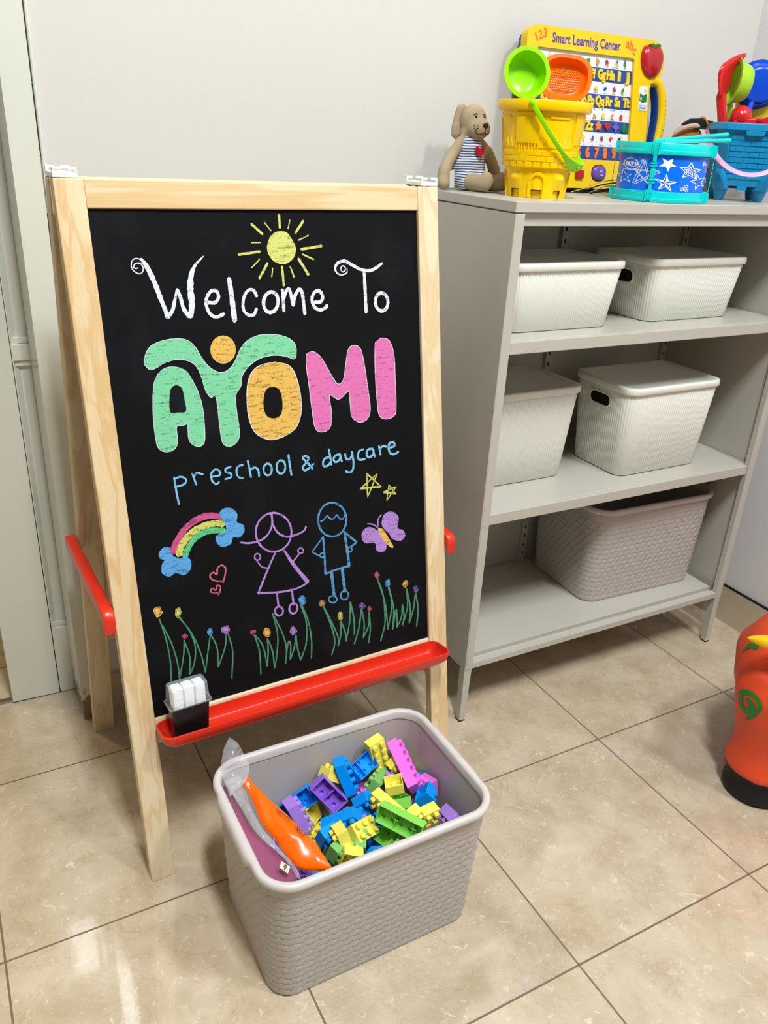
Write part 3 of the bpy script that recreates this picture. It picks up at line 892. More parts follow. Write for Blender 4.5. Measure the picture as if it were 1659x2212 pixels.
 ('chalk_flowers', [['s','stem',23,[[688,4743],[757,4359],[781,3949],[755,3595]]],['s','stem',23,[[729,4611],[833,4277],[893,3917],[895,3600]]],['s','stem',24,[[1048,4265],[1011,4009],[929,3717],[895,3600]]],['s','stem',24,[[1046,4250],[1105,3983],[1093,3796],[1066,3629]]],['s','stem',24,[[1007,4677],[1151,4409],[1218,4077],[1157,3778],[1066,3629]]],['s','stem',24,[[1021,4673],[1187,4337],[1295,3961],[1341,3596]]],['s','stem',24,[[1487,4225],[1408,3897],[1341,3596]]],['s','stem',25,[[1504,4237],[1583,3977],[1569,3626]]],['s','stem',25,[[1764,4167],[1717,3940],[1569,3626]]],['s','stem',25,[[1801,4173],[1846,3839],[1784,3350]]],['s','stem',26,[[2258,4035],[2325,3705],[2313,3275]]],['s','stem',26,[[2274,4031],[2396,3785],[2444,3388]]],['s','stem',27,[[2488,3908],[2483,3661],[2444,3388]]],['s','stem',27,[[2488,3908],[2563,3639],[2576,3316]]],['s','stem',27,[[2622,4348],[2686,3937],[2638,3551],[2576,3316]]],['s','stem',27,[[2622,4348],[2770,3948],[2827,3632],[2787,3340]]],['s','stem',27,[[2787,3340],[2868,3722],[2914,3676],[2886,3396]]],['s','stem',28,[[3027,3830],[2975,3591],[2886,3396]]],['s','stem',28,[[3027,3830],[3041,3573],[3084,3323]]],['s','stem',28,[[3168,4360],[3245,4024],[3216,3627],[3084,3323]]],['s','stem',28,[[3185,4355],[3281,4049],[3322,3666],[3296,3297]]],['s','stem',29,[[3603,4236],[3719,3868],[3784,3507],[3707,3249]]],['s','stem',29,[[3603,4236],[3754,3859],[3859,3556],[3848,3385]]],['s','stem',29,[[3932,3865],[3916,3610],[3848,3385]]],['s','stem',30,[[3932,3865],[4007,3621],[4014,3444]]],['s','stem',30,[[4148,4187],[4108,3802],[4014,3444]]],['s','stem',30,[[4148,4187],[4201,3848],[4194,3536]]],['s','stem',30,[[4366,3996],[4299,3648],[4183,3345]]],['s','stem',30,[[4373,3995],[4412,3689],[4379,3416]]],['s','stem',30,[[4527,3904],[4502,3630],[4379,3416]]],['s','stem',31,[[4527,3904],[4535,3551],[4484,3281]]],['s','stem',31,[[4732,4530],[4845,4141],[4858,3609],[4746,3245]]],['s','stem',31,[[4739,4511],[4876,3993],[4916,3451]]],['s','stem',31,[[4965,4286],[5025,3922],[4916,3451]]],['s','stem',31,[[4976,4284],[5060,3842],[5023,3423]]],['s','stem',32,[[5023,3423],[5116,3811],[5120,3434]]],['s','stem',32,[[5254,3866],[5225,3623],[5120,3434]]],['s','stem',32,[[5254,3866],[5283,3608],[5237,3439]]],['s','stem',32,[[5354,4161],[5368,3802],[5237,3439]]],['s','stem',32,[[5362,4159],[5426,3787],[5395,3453]]],['s','stem',32,[[5553,4025],[5503,3733],[5395,3453]]],['s','stem',33,[[5561,4023],[5602,3708],[5561,3337]]],['f','amber',0,[[[736,4857],[718,4817],[683,4802],[647,4820],[627,4861],[632,4907],[660,4936],[698,4935],[728,4904]]]],['s','amber',23,[[757,4852],[702,4791],[658,4786],[636,4854],[623,4912],[677,4939],[726,4903],[720,4860],[710,4817],[661,4808],[629,4854],[650,4913],[678,4937],[720,4924],[721,4858],[692,4798]]],['f','yel',0,[[[1043,4759],[1028,4715],[1002,4696],[976,4712],[962,4754],[968,4804],[990,4837],[1018,4839],[1039,4808]]]],['s','yel',23,[[1050,4758],[1016,4715],[984,4694],[962,4748],[980,4808],[1003,4836],[1029,4840],[1041,4759],[1014,4705],[984,4683],[977,4747],[972,4823],[1004,4837],[1031,4807],[1036,4759],[1013,4696]]],['f','rose',0,[[[1097,4324],[1087,4312],[1067,4309],[1046,4318],[1033,4333],[1034,4348],[1050,4355],[1072,4352],[1091,4340]]]],['s','rose',24,[[1097,4323],[1089,4306],[1052,4310],[1031,4332],[1033,4351],[1060,4354],[1092,4346],[1101,4322],[1079,4307],[1054,4315],[1044,4326],[1039,4348],[1061,4362],[1084,4344],[1085,4326],[1077,4310]]],['f','cloud',0,[[[1531,4293],[1520,4266],[1497,4257],[1473,4268],[1460,4296],[1463,4326],[1481,4345],[1506,4344],[1526,4323]]]],['s','cloud',24,[[1530,4293],[1510,4252],[1479,4251],[1453,4291],[1461,4328],[1492,4356],[1519,4336],[1521,4295],[1511,4264],[1483,4259],[1473,4286],[1467,4332],[1494,4354],[1518,4340],[1523,4293],[1505,4254]]],['f','lav',0,[[[1829,4246],[1810,4209],[1769,4198],[1727,4217],[1702,4257],[1706,4300],[1737,4325],[1781,4321],[1817,4290]]]],['s','lav',25,[[1816,4249],[1790,4188],[1745,4209],[1707,4247],[1723,4312],[1755,4324],[1806,4306],[1822,4246],[1786,4191],[1748,4200],[1700,4246],[1709,4311],[1757,4323],[1812,4316],[1799,4251],[1780,4203]]],['f','heart',0,[[[2279,4085],[2269,4068],[2245,4064],[2220,4074],[2205,4094],[2206,4115],[2224,4126],[2250,4123],[2272,4106]]]],['s','heart',26,[[2272,4087],[2258,4067],[2232,4071],[2199,4090],[2208,4120],[2237,4121],[2273,4116],[2281,4084],[2260,4067],[2232,4065],[2210,4089],[2216,4117],[2237,4122],[2266,4113],[2274,4086],[2256,4071]]],['f','amber',0,[[[2549,4000],[2531,3962],[2493,3950],[2452,3969],[2428,4010],[2432,4054],[2462,4081],[2504,4077],[2538,4046]]]],['s','amber',26,[[2549,4000],[2518,3947],[2467,3965],[2440,3999],[2443,4067],[2481,4105],[2524,4055],[2540,4002],[2523,3955],[2470,3962],[2451,3997],[2443,4067],[2485,4089],[2526,4073],[2547,3999],[2518,3953]]],['f','lav',0,[[[3031,3913],[3018,3882],[2988,3872],[2957,3886],[2938,3919],[2941,3954],[2964,3976],[2996,3974],[3023,3949]]]],['s','lav',27,[[3046,3909],[3017,3874],[2970,3882],[2932,3911],[2940,3956],[2982,3997],[3019,3950],[3031,3912],[3010,3882],[2969,3858],[2949,3909],[2942,3968],[2981,3977],[3007,3973],[3025,3912],[3007,3863]]],['f','cloud',0,[[[3259,4443],[3243,4406],[3208,4392],[3170,4409],[3147,4448],[3150,4491],[3178,4518],[3217,4516],[3249,4487]]]],['s','cloud',27,[[3255,4444],[3242,4393],[3185,4378],[3147,4444],[3144,4504],[3193,4522],[3231,4492],[3249,4444],[3231,4411],[3187,4388],[3160,4435],[3154,4496],[3199,4536],[3236,4495],[3256,4442],[3230,4390]]],['f','tan',0,[[[3628,4297],[3613,4273],[3580,4266],[3544,4280],[3522,4308],[3524,4337],[3549,4354],[3586,4350],[3617,4328]]]],['s','tan',28,[[3623,4298],[3613,4262],[3554,4264],[3529,4306],[3541,4335],[3566,4364],[3604,4332],[3631,4295],[3598,4261],[3559,4278],[3530,4302],[3542,4343],[3569,4355],[3609,4333],[3614,4299],[3602,4273]]],['f','yel',0,[[[3971,3965],[3958,3925],[3931,3909],[3903,3924],[3886,3963],[3889,4008],[3910,4037],[3939,4038],[3963,4009]]]],['s','yel',29,[[3965,3966],[3954,3910],[3915,3902],[3889,3947],[3899,4020],[3923,4037],[3957,4012],[3963,3965],[3950,3924],[3916,3900],[3883,3949],[3905,4009],[3925,4033],[3950,4026],[3964,3964],[3944,3926]]],['f','vio',0,[[[4431,4050],[4419,4027],[4390,4020],[4359,4033],[4339,4059],[4341,4085],[4363,4101],[4394,4098],[4421,4078]]]],['s','vio',30,[[4448,4045],[4406,4014],[4370,4015],[4352,4052],[4348,4090],[4379,4113],[4412,4091],[4424,4050],[4405,4027],[4371,4018],[4338,4050],[4347,4093],[4377,4107],[4411,4096],[4425,4050],[4399,4013]]],['f','heart',0,[[[4564,3958],[4557,3940],[4541,3934],[4523,3942],[4512,3960],[4513,3981],[4526,3993],[4543,3993],[4559,3979]]]],['s','heart',30,[[4574,3955],[4551,3937],[4530,3939],[4516,3954],[4520,3981],[4534,4000],[4552,3983],[4558,3959],[4548,3932],[4531,3943],[4510,3960],[4516,3985],[4536,3992],[4552,3980],[4557,3958],[4550,3938]]],['f','heart',0,[[[4765,4584],[4755,4564],[4733,4557],[4708,4567],[4693,4588],[4694,4612],[4711,4626],[4736,4624],[4757,4608]]]],['s','heart',30,[[4776,4581],[4756,4558],[4717,4549],[4697,4580],[4694,4613],[4721,4638],[4749,4611],[4756,4585],[4747,4552],[4720,4557],[4700,4586],[4704,4617],[4723,4625],[4753,4614],[4751,4586],[4745,4562]]],['f','cloud',0,[[[4993,4367],[4981,4334],[4955,4321],[4926,4335],[4908,4367],[4910,4405],[4930,4429],[4960,4429],[4984,4404]]]],['s','cloud',31,[[4987,4368],[4981,4324],[4937,4317],[4909,4360],[4913,4407],[4942,4432],[4982,4426],[4984,4368],[4971,4332],[4939,4316],[4908,4361],[4915,4408],[4943,4434],[4974,4412],[4982,4368],[4972,4335]]],['f','amber',0,[[[5383,4260],[5372,4227],[5345,4214],[5315,4227],[5297,4261],[5298,4298],[5319,4323],[5349,4323],[5374,4298]]]],['s','amber',32,[[5383,4260],[5360,4228],[5324,4220],[5290,4253],[5300,4300],[5330,4327],[5368,4322],[5382,4259],[5359,4229],[5329,4211],[5302,4258],[5316,4298],[5334,4330],[5367,4303],[5363,4262],[5357,4219]]],['f','vio',0,[[[5604,4095],[5594,4061],[5572,4047],[5547,4060],[5532,4093],[5534,4131],[5551,4156],[5576,4157],[5597,4133]]]],['s','vio',32,[[5615,4093],[5584,4051],[5559,4044],[5539,4087],[5532,4143],[5561,4159],[5585,4135],[5606,4094],[5592,4059],[5556,4039],[5543,4090],[5545,4132],[5565,4167],[5583,4154],[5592,4096],[5579,4040]]]])]
for part, items in CHALK_DATA:
    g = G()
    cols = []
    lay = 0
    for it in items:
        kind, ck, w, pts = it
        if ck not in cols:
            cols.append(ck)
        g.cur = cols.index(ck)
        lay += 1
        pm = [(x / 1e4, y / 1e4) for x, y in pts] if kind != 'f' else [[(x / 1e4, y / 1e4) for x, y in l] for l in pts]
        lift = 0.0004 + 0.000006 * lay
        if kind == 'f':
            V2, F2 = fill2d([catmull(l, 5, True) for l in pm])
            g.add([FR(x, y, CB + lift) for x, y in V2], F2)
        else:
            ww = [v / 1e4 for v in w] if isinstance(w, (list, tuple)) else w / 1e4
            P = curve_uv(pm, 6, kind == 'p')
            if kind == 'p':
                P2 = []
                for a, b_ in zip(P[:-1], P[1:]):
                    P2 += [a + (b_ - a) * k / 6 for k in range(6)]
                P = P2 + [P[-1]]
            g.add(*ribbon(P, ww, lift))
    o = mk(part, g.V, g.F, [mat_chalk('chalk_' + c, CHALK[c][0], CHALK[c][1]) for c in cols], board, mi=g.M)

# ---------------------------------------------------------------- chalk box standing in the tray
cy = FR(0, 0.280, 0)[1]
CBX = thing('chalk_box', 'small black box with clear lid standing in the red easel tray', 'box',
            (EX + 0.088, EY + cy - 0.028 + 0.002, 0.2745), EYAW + 0.02, rot=(-0.06, 0.0, EYAW + 0.03))


def rl(w, d, z, r=0.004):
    return rrect(w, d, r, 4, z)


g = G().loft([rl(0.056, 0.024, 0.0), rl(0.063, 0.030, 0.066), rl(0.0605, 0.0275, 0.066), rl(0.054, 0.022, 0.003)], True, True)
g.build('case', M_BLACK, CBX, smooth=True)
M_CLEAR = mat_film('clear_lid_plastic', (235, 238, 245), 0.22)
g = G().loft([rl(0.071, 0.037, 0.0665), rl(0.071, 0.037, 0.0682), rl(0.0655, 0.0320, 0.0687), rl(0.061, 0.028, 0.1010), rl(0.057, 0.024, 0.1028)], False, True)
g.build('lid', M_CLEAR, CBX, smooth=True, label='clear plastic lid')
M_CHK = mat('white_chalk', (240, 240, 240), 0.9, 0.1, 0.03, 80)
bpy.context.view_layer.update()
for k, nm in enumerate(('left of three white chalk sticks under the clear lid on the tray', 'middle of three white chalk sticks under the clear lid on the tray',
                        'right of three white chalk sticks under the clear lid on the tray')):
    g = G()
    x = -0.0182 + 0.0182 * k
    loops = [[(p[0], p[1], z) for p in rrect(0.0179 - c, 0.0220 - c, 0.0025, 4, 0, x, 0)] for z, c in ((0.004, 0.001), (0.006, 0.0), (0.0965, 0.0), (0.0990, 0.003))]
    g.loft(loops)
    V = [tuple(CBX.matrix_world @ Vector(v)) for v in g.V]
    o = mk('chalk_stick', V, g.F, M_CHK, smooth=True)
    setp(o, nm, 'chalk', 'white chalk sticks in the box')

# ================================================================== METAL CABINET
CX0, CX1, CY0, CY1, CH = -0.2541, 0.5502, 0.1758, 0.5300, 1.100
CZB, S1, S2 = 0.1394, 0.8588, 0.5109
cab = thing('cabinet', 'open grey-beige metal cabinet with three shelves on short legs by the wall', 'cabinet', ((CX0 + CX1) / 2, CY0, 0), -0.006)
Wc, Dc = CX1 - CX0, CY1 - CY0
h = Wc / 2
BEV = 0.0012
g = G().box(-h, h, 0, Dc, CH - 0.0178, CH)
bevel(g.build('top_panel', M_CAB, cab), 0.0016)
for sx in (-1, 1):
    g = G()
    a, b_ = sorted((sx * (h - 0.001), sx * (h - 0.005)))
    g.box(a, b_, 0.0, Dc, CZB, CH - 0.0195)
    a, b_ = sorted((sx * (h - 0.005), sx * (h - 0.0215)))
    g.box(a, b_, 0.0, 0.014, CZB, CH - 0.0195)
    a, b_ = sorted((sx * (h - 0.005), sx * (h - 0.018)))
    g.box(a, b_, Dc - 0.014, Dc, CZB, CH - 0.0195)
    bevel(g.build('side_panel', M_CAB, cab), BEV)
IW = h - 0.0052
g = G().box(-IW, IW, Dc - 0.006, Dc - 0.002, CZB, CH - 0.019)
g.build('back_panel', M_CAB, cab)
# door track under the top
g = G().box(-IW + 0.018, IW - 0.018, 0.010, 0.040, CH - 0.0405, CH - 0.0182)
bevel(g.build('upper_track', M_CAB, cab), 0.0008)
# bottom with the lower track grooves
g = G()
xb = h - 0.0220
prof = [(0.0005, CZB + 0.001), (0.0005, CZB + 0.0155), (0.0165, CZB + 0.0155), (0.0165, CZB + 0.0115), (0.0235, CZB + 0.0115),
        (0.0235, CZB + 0.0230), (Dc - 0.0065, CZB + 0.0230), (Dc - 0.0065, CZB + 0.001)]
n = len(prof)
V = [(-xb, y, z) for y, z in prof] + [(xb, y, z) for y, z in prof]
F = [(i, (i + 1) % n, n + (i + 1) % n, n + i) for i in range(n)] + [tuple(range(n - 1, -1, -1)), tuple(range(n, 2 * n))]
bevel(mk('bottom_panel', V, F, M_CAB, cab), 0.0006)
ZFL = CZB + 0.0230
# two adjustable shelves
for z in (S1, S2):
    g = G().box(-IW + 0.0005, IW - 0.0005, 0.0150, Dc - 0.0180, z - 0.0235, z)
    g.box(-h + 0.0225, h - 0.0225, 0.0030, 0.0150, z - 0.0235, z)
    bevel(g.build('shelf', M_CAB, cab), 0.0014)
# slotted uprights on the back
M_SLOT = M_DARK
for x in (-IW + 0.010, 0.0, IW - 0.010):
    g = G().box(x - 0.009, x + 0.009, Dc - 0.0175, Dc - 0.0062, ZFL, CH - 0.020)
    g.cur = 1
    for k in range(34):
        z = ZFL + 0.02 + k * 0.026
        if min(abs(z - S1 + 0.01), abs(z - S2 + 0.01)) > 0.02:
            g.box(x - 0.002, x + 0.002, Dc - 0.0180, Dc - 0.0174, z, z + 0.009)
    g.build('upright', [M_CAB, M_SLOT], cab)
# legs
for sx in (-1, 1):
    for y0, y1 in ((0.0005, 0.021), (Dc - 0.021, Dc - 0.0005)):
        g = G()
        a, b_ = sorted((sx * (h - 0.0012), sx * (h - 0.0200)))
        c, d = sorted((sx * (h - 0.0012), sx * (h - 0.0160)))
        yb0, yb1 = (y0, y1 - 0.004) if y0 < 0.1 else (y0 + 0.004, y1)
        g.hexa([(c, yb0, 0.003), (d, yb0, 0.003), (d, yb1, 0.003), (c, yb1, 0.003), (a, y0, CZB), (b_, y0, CZB), (b_, y1, CZB), (a, y1, CZB)])
        lg = bevel(g.build('leg', M_CAB, cab), 0.001)
        G().box(c - 0.0003, d + 0.0003, yb0 - 0.0003, yb1 + 0.0003, 0, 0.003).build('foot_pad', M_PAD, lg)


# ================================================================== WHITE RIBBED BOXES
def ribbed_box(loc, hgt, label, rz=0.0):
    t = thing('storage_box', label, 'box', loc, rz, 'white ribbed boxes in the cabinet')
    wb, db, wt, dt = 0.252, 0.162, 0.280, 0.184
    nper = 40
    hb = hgt - 0.0125
    # dense perimeter loop with half-round ribs
    base = np.array(rrect(1, 1, 0.1, 24))[:, :2]

    def loop(z, f, rib, inset=0.0):
        w, d = wb + (wt - wb) * f - inset * 2, db + (dt - db) * f - inset * 2
        P = np.array(rrect(w, d, 0.026, 14))[:, :2]
        P = np.vstack([P, P[:1]])
        s = np.concatenate([[0], np.cumsum(np.linalg.norm(np.diff(P, axis=0), axis=1))])
        nrib = 136
        m = nrib * 4
        q = np.linspace(0, s[-1], m + 1)[:-1]
        X, Y = np.interp(q, s, P[:, 0]), np.interp(q, s, P[:, 1])
        tx, ty = np.gradient(X), np.gradient(Y)
        L_ = np.hypot(tx, ty) + 1e-12
        nx, ny = ty / L_, -tx / L_
        a = rib * np.array([0.0, 0.75, 1.0, 0.75])[np.arange(m) % 4]
        return [(X[i] + nx[i] * a[i], Y[i] + ny[i] * a[i], z) for i in range(m)]
    A = 0.0017
    loops = [loop(0.0, 0.0, 0, 0.004), loop(0.0025, 0.0, 0), loop(0.0045, 0.01, 0), loop(0.0055, 0.02, A), loop(hb - 0.006, 0.95, A), loop(hb - 0.004, 0.97, 0), loop(hb, 1.0, 0)]
    g = G().loft(loops, True, True)
    body = g.build('body', M_BOX, t, smooth=True, angle=55)
    # lid with a skirt and a shallow recess
    lw, ld = wt + 0.012, dt + 0.012

    def lr(w, d, z, r):
        return rrect(w, d, r, 10, z)
    g = G().loft([lr(lw - 0.002, ld - 0.002, hb - 0.002, 0.030), lr(lw, ld, hb - 0.001, 0.031), lr(lw, ld, hgt - 0.004, 0.031), lr(lw - 0.002, ld - 0.002, hgt - 0.001, 0.030), lr(lw - 0.007, ld - 0.007, hgt, 0.028),
                  lr(lw - 0.026, ld - 0.026, hgt, 0.022), lr(lw - 0.032, ld - 0.032, hgt - 0.0035, 0.020)], True, True)
    g.build('lid', M_BOX, t, smooth=True, angle=50)
    # grip holes on both short ends: raised ring round a dark slot
    for sx in (-1, 1):
        zc = hb - 0.031
        f = zc / hb
        x = sx * (wb + (wt - wb) * f) / 2
        sl = sx * (wt - wb) / 2 / hb

        def ring(hw, hh, dx, n=8):
            P = []
            for c0, a0 in ((hw - hh, -pi / 2), (-(hw - hh), pi / 2)):
                for k in range(n + 1):
                    a = a0 + pi * k / n
                    y, z = c0 + hh * cos(a), hh * sin(a)
                    P.append((x + sl * z + sx * dx, y, zc + z))
            return P
        g = G().loft([ring(0.036, 0.0170, 0.0008), ring(0.0355, 0.0165, 0.0040), ring(0.0325, 0.0135, 0.0044), ring(0.0312, 0.0122, 0.0022)], False, False)
        hd = g.build('grip_ring', M_BOX, t, smooth=True, angle=60)
        g = G().loft([ring(0.0314, 0.0124, 0.0027), ring(0.0314, 0.0124, 0.0024)], True, True)
        g.build('grip_hole', M_DARK, hd)
    return t


ribbed_box((-0.066, 0.322, S1 + 0.0002), 0.131, 'low white ribbed box with lid at the left of the upper shelf')
ribbed_box((0.303, 0.333, S1 + 0.0002), 0.131, 'low white ribbed box with lid at the right of the upper shelf', 0.01)
ribbed_box((-0.078, 0.378, S2 + 0.0002), 0.212, 'tall white ribbed box at the left of the middle shelf, partly behind the cabinet edge')
ribbed_box((0.288, 0.318, S2 + 0.0002), 0.210, 'tall white ribbed box with oval grip hole at the right of the middle shelf')


# ================================================================== WOVEN BASKETS
def basket_mesh():
    BW, BD, TW, TD, HH = 0.354, 0.238, 0.374, 0.264, 0.258
    R0, R1 = 0.038, 0.046

    def per(w, d, r, m):
        P = np.array(rrect(w, d, r, 16))[:, :2]
        P = np.vstack([P, P[:1]])
        s = np.concatenate([[0], np.cumsum(np.linalg.norm(np.diff(P, axis=0), axis=1))])
        q = np.linspace(0, s[-1], m + 1)[:-1]
        X, Y = np.interp(q, s, P[:, 0]), np.interp(q, s, P[:, 1])
        tx, ty = np.roll(X, -1) - np.roll(X, 1), np.roll(Y, -1) - np.roll(Y, 1)
        l = np.hypot(tx, ty) + 1e-12
        return X, Y, ty / l, -tx / l
    m, nz = 864, 170
    ncell, nrow = 60, 18
    loops = []
    for j in range(nz + 1):
        f = j / nz
        z = 0.004 + f * (HH - 0.020)
        X, Y, nx, ny = per(BW + (TW - BW) * f, BD + (TD - BD) * f, R0 + (R1 - R0) * f, m)
        u = np.arange(m) / m * ncell
        v = f * nrow + 0.09 * np.sin(2 * pi * (u - 0.2))
        row = np.floor(v)
        fv = v - row
        fu = (u + 0.5 * (row % 2) - 0.42 * fv) % 1.0
        fu2 = np.minimum(fu, 1 - fu)
        hgt = 1.0 * np.exp(-(fu2 / 0.065) ** 2) * np.clip(fv * 5, 0, 1) * np.clip((1 - fv) * 5, 0, 1) - 0.55 * np.exp(-(np.minimum(fv, 1 - fv) / 0.09) ** 2) + 0.35 * (1 - fv) + 0.25 * (1 - fu) + 0.3
        edge = min(1, max(0, (1 - f) * nz / 14.0)) * min(1, f * nz / 3)
        if f > 0.915:
            edge = 0.0
        d = 0.0013 * (hgt - 0.4) * edge
        X, Y = X + nx * d, Y + ny * d
        loops.append(np.stack([X, Y, np.full(m, z)], 1))
    V = np.vstack(loops)
    idx = np.arange(m)
    F = []
    for j in range(nz):
        a, b_ = j * m + idx, j * m + np.roll(idx, -1)
        F.append(np.stack([a, b_, b_ + m, a + m], 1))
    F = np.vstack(F).tolist()
    V = V.tolist()
    # base and smooth inner wall
    k = len(V)
    V += [[x * 0.985, y * 0.985, 0.0] for x, y, z in V[:m]]
    F += [[i, (i + 1) % m, k + (i + 1) % m, k + i][::-1] for i in range(m)]
    F.append(list(range(k + m - 1, k - 1, -1)))
    # inner skin (coarser loop joined by its own mesh island)
    g = G()
    g.loft([rrect(TW - 0.006, TD - 0.006, R1 - 0.003, 10, HH - 0.014), rrect((BW + TW) / 2 - 0.006, (BD + TD) / 2 - 0.006, R0 + 0.001, 10, HH * 0.5), rrect(BW - 0.006, BD - 0.006, R0 - 0.003, 10, 0.008),
            rrect(BW - 0.020, BD - 0.020, R0 - 0.008, 10, 0.0045)], False, True)
    k = len(V)
    V += [list(p) for p in g.V]
    F += [[i + k for i in f] for f in g.F]
    return V, F, (TW, TD, R1, HH)


BV, BF, (TW, TD, TR, HB) = basket_mesh()


def rim_mesh():
    """Rolled rim; on the short ends its lip deepens into a grip."""
    n = 24
    P0 = np.array(rrect(1, 1, 0.1, n))
    loops = []

    def lp(off, z, grip=0.0, gripz=0.0):
        P = np.array(rrect(TW + 2 * off, TD + 2 * off, TR + off, n))
        # subdivide straight sides so the grip has a shape
        Q = []
        for i in range(len(P)):
            a, b_ = P[i], P[(i + 1) % len(P)]
            L_ = np.linalg.norm(b_ - a)
            kk = 24 if L_ > 0.05 else 1
            for t in range(kk):
                Q.append(a + (b_ - a) * t / kk)
        out = []
        for p in Q:
            w = 0.0
            if abs(p[0]) > TW / 2 - 0.012:
                w = min(1.0, max(0.0, (0.072 - abs(p[1])) / 0.014))
                w = w * w * (3 - 2 * w)
            out.append((p[0] + math.copysign(grip * w, p[0]), p[1], z - gripz * w))
        return out
    loops = [lp(0.0005, HB - 0.012, 0, 0), lp(0.0065, HB - 0.0125, 0.003, 0.010), lp(0.0082, HB - 0.0095, 0.004, 0.010), lp(0.0082, HB - 0.004, 0.004, 0.003), lp(0.0060, HB - 0.0008, 0.003, 0.001),
             lp(0.0025, HB, 0.001, 0), lp(-0.0020, HB - 0.0006, 0, 0), lp(-0.0042, HB - 0.004, 0, 0), lp(-0.0045, HB - 0.016, 0, 0)]
    return G().loft(loops, False, False)


RIM = rim_mesh()


def basket(loc, rz, label):
    t = thing('basket', label, 'basket', loc, rz, 'grey woven-look baskets')
    mk('body', BV, BF, M_BASK, t, smooth=True, angle=70)
    RIM.build('rim', M_RIM, t, smooth=True, angle=70, label='pale smooth rim with end grips')
    return t


basket((-0.685, -0.131, 0.0), 0.002, 'grey woven-look basket full of coloured toy bricks on the floor before the easel')
basket((0.3380, 0.3720, ZFL + 0.0003), -0.045, 'empty grey woven-look basket standing on the cabinet\'s bottom shelf')

# ================================================================== TOY BRICKS
BP, BH = 0.0158, 0.0185
BCOL = {'yellow': (240, 228, 96), 'pink': (246, 118, 226), 'blue': (0, 148, 240), 'purple': (152, 104, 216), 'lilac': (172, 132, 226),
        'green': (136, 212, 88), 'green_dull': (126, 186, 98)}
BMESH = {}


def brick_mesh(n, m, col):
    """Hollow moulded brick: studs on top, open underside with stud sockets and cross ribs; long axis x, studs +z."""
    if (n, m, col) in BMESH:
        return BMESH[(n, m, col)]
    L_, W_, t = n * BP, m * BP, 0.0016
    x0, x1, y0, y1, z0, z1 = -L_ / 2 + 0.0002, L_ / 2 - 0.0002, -W_ / 2 + 0.0002, W_ / 2 - 0.0002, -BH / 2, BH / 2
    g = G()
    o = [(x0, y0), (x1, y0), (x1, y1), (x0, y1)]
    q = [(x0 + t, y0 + t), (x1 - t, y0 + t), (x1 - t, y1 - t), (x0 + t, y1 - t)]
    zc = z1 - 0.0022 - 0.003
    V = [(x, y, z1) for x, y in o] + [(x, y, z0) for x, y in o] + [(x, y, z0) for x, y in q] + [(x, y, zc) for x, y in q]
    F = [(0, 1, 2, 3)]
    for i in range(4):
        j = (i + 1) % 4
        F += [(4 + i, 4 + j, j, i), (8 + i, 8 + j, 4 + j, 4 + i), (12 + i, 12 + j, 8 + j, 8 + i)]
    g.add(V, F)
    rs = 0.0047
    # ceiling of the cavity: square cells with a round socket each
    for i in range(n):
        for j in range(m):
            cx, cy = (i + 0.5 - n / 2) * BP, (j + 0.5 - m / 2) * BP
            ax, bx = max(x0 + t, cx - BP / 2), min(x1 - t, cx + BP / 2)
            ay, by = max(y0 + t, cy - BP / 2), min(y1 - t, cy + BP / 2)
            K = 16
            R_, S_ = [], []
            for k in range(K):
                a = 2 * pi * k / K + pi / 4
                c, s_ = cos(a), sin(a)
                f = 1 / max(abs(c), abs(s_))
                px_ = cx + c * f * BP / 2
                py_ = cy + s_ * f * BP / 2
                S_.append((min(max(px_, ax), bx), min(max(py_, ay), by), zc))
                R_.append((cx + rs * 0.78 * c, cy + rs * 0.78 * s_, zc))
            U_ = [(p[0], p[1], z1 - 0.001) for p in R_]
            g.loft([S_, R_, U_], False, True)
            # stud
            prof = [(rs, z1 - 0.0005), (rs, z1 + 0.0062), (rs - 0.0006, z1 + 0.0069)]
            g.lathe(prof, (cx, cy, 0), 16, False, True)
    # cross ribs every two studs
    for i in range(2, n, 2):
        xx = (i - n / 2) * BP
        g.box(xx - 0.0006, xx + 0.0006, y0 + t, y1 - t, z0 + 0.004, zc)
    if m == 2 and n > 2:
        for i in range(2, n, 2):
            xx = (i - n / 2) * BP
            g.box(xx - 0.004, xx + 0.004, -0.0006, 0.0006, z0 + 0.006, zc)
    ob = g.build('toy_brick', mat('brick_' + col, BCOL[col], 0.30, 0.28, 0.02, 30), None, smooth=True, angle=30)
    bevel(ob, 0.0006, 2, 50)
    BMESH[(n, m, col)] = ob
    return ob


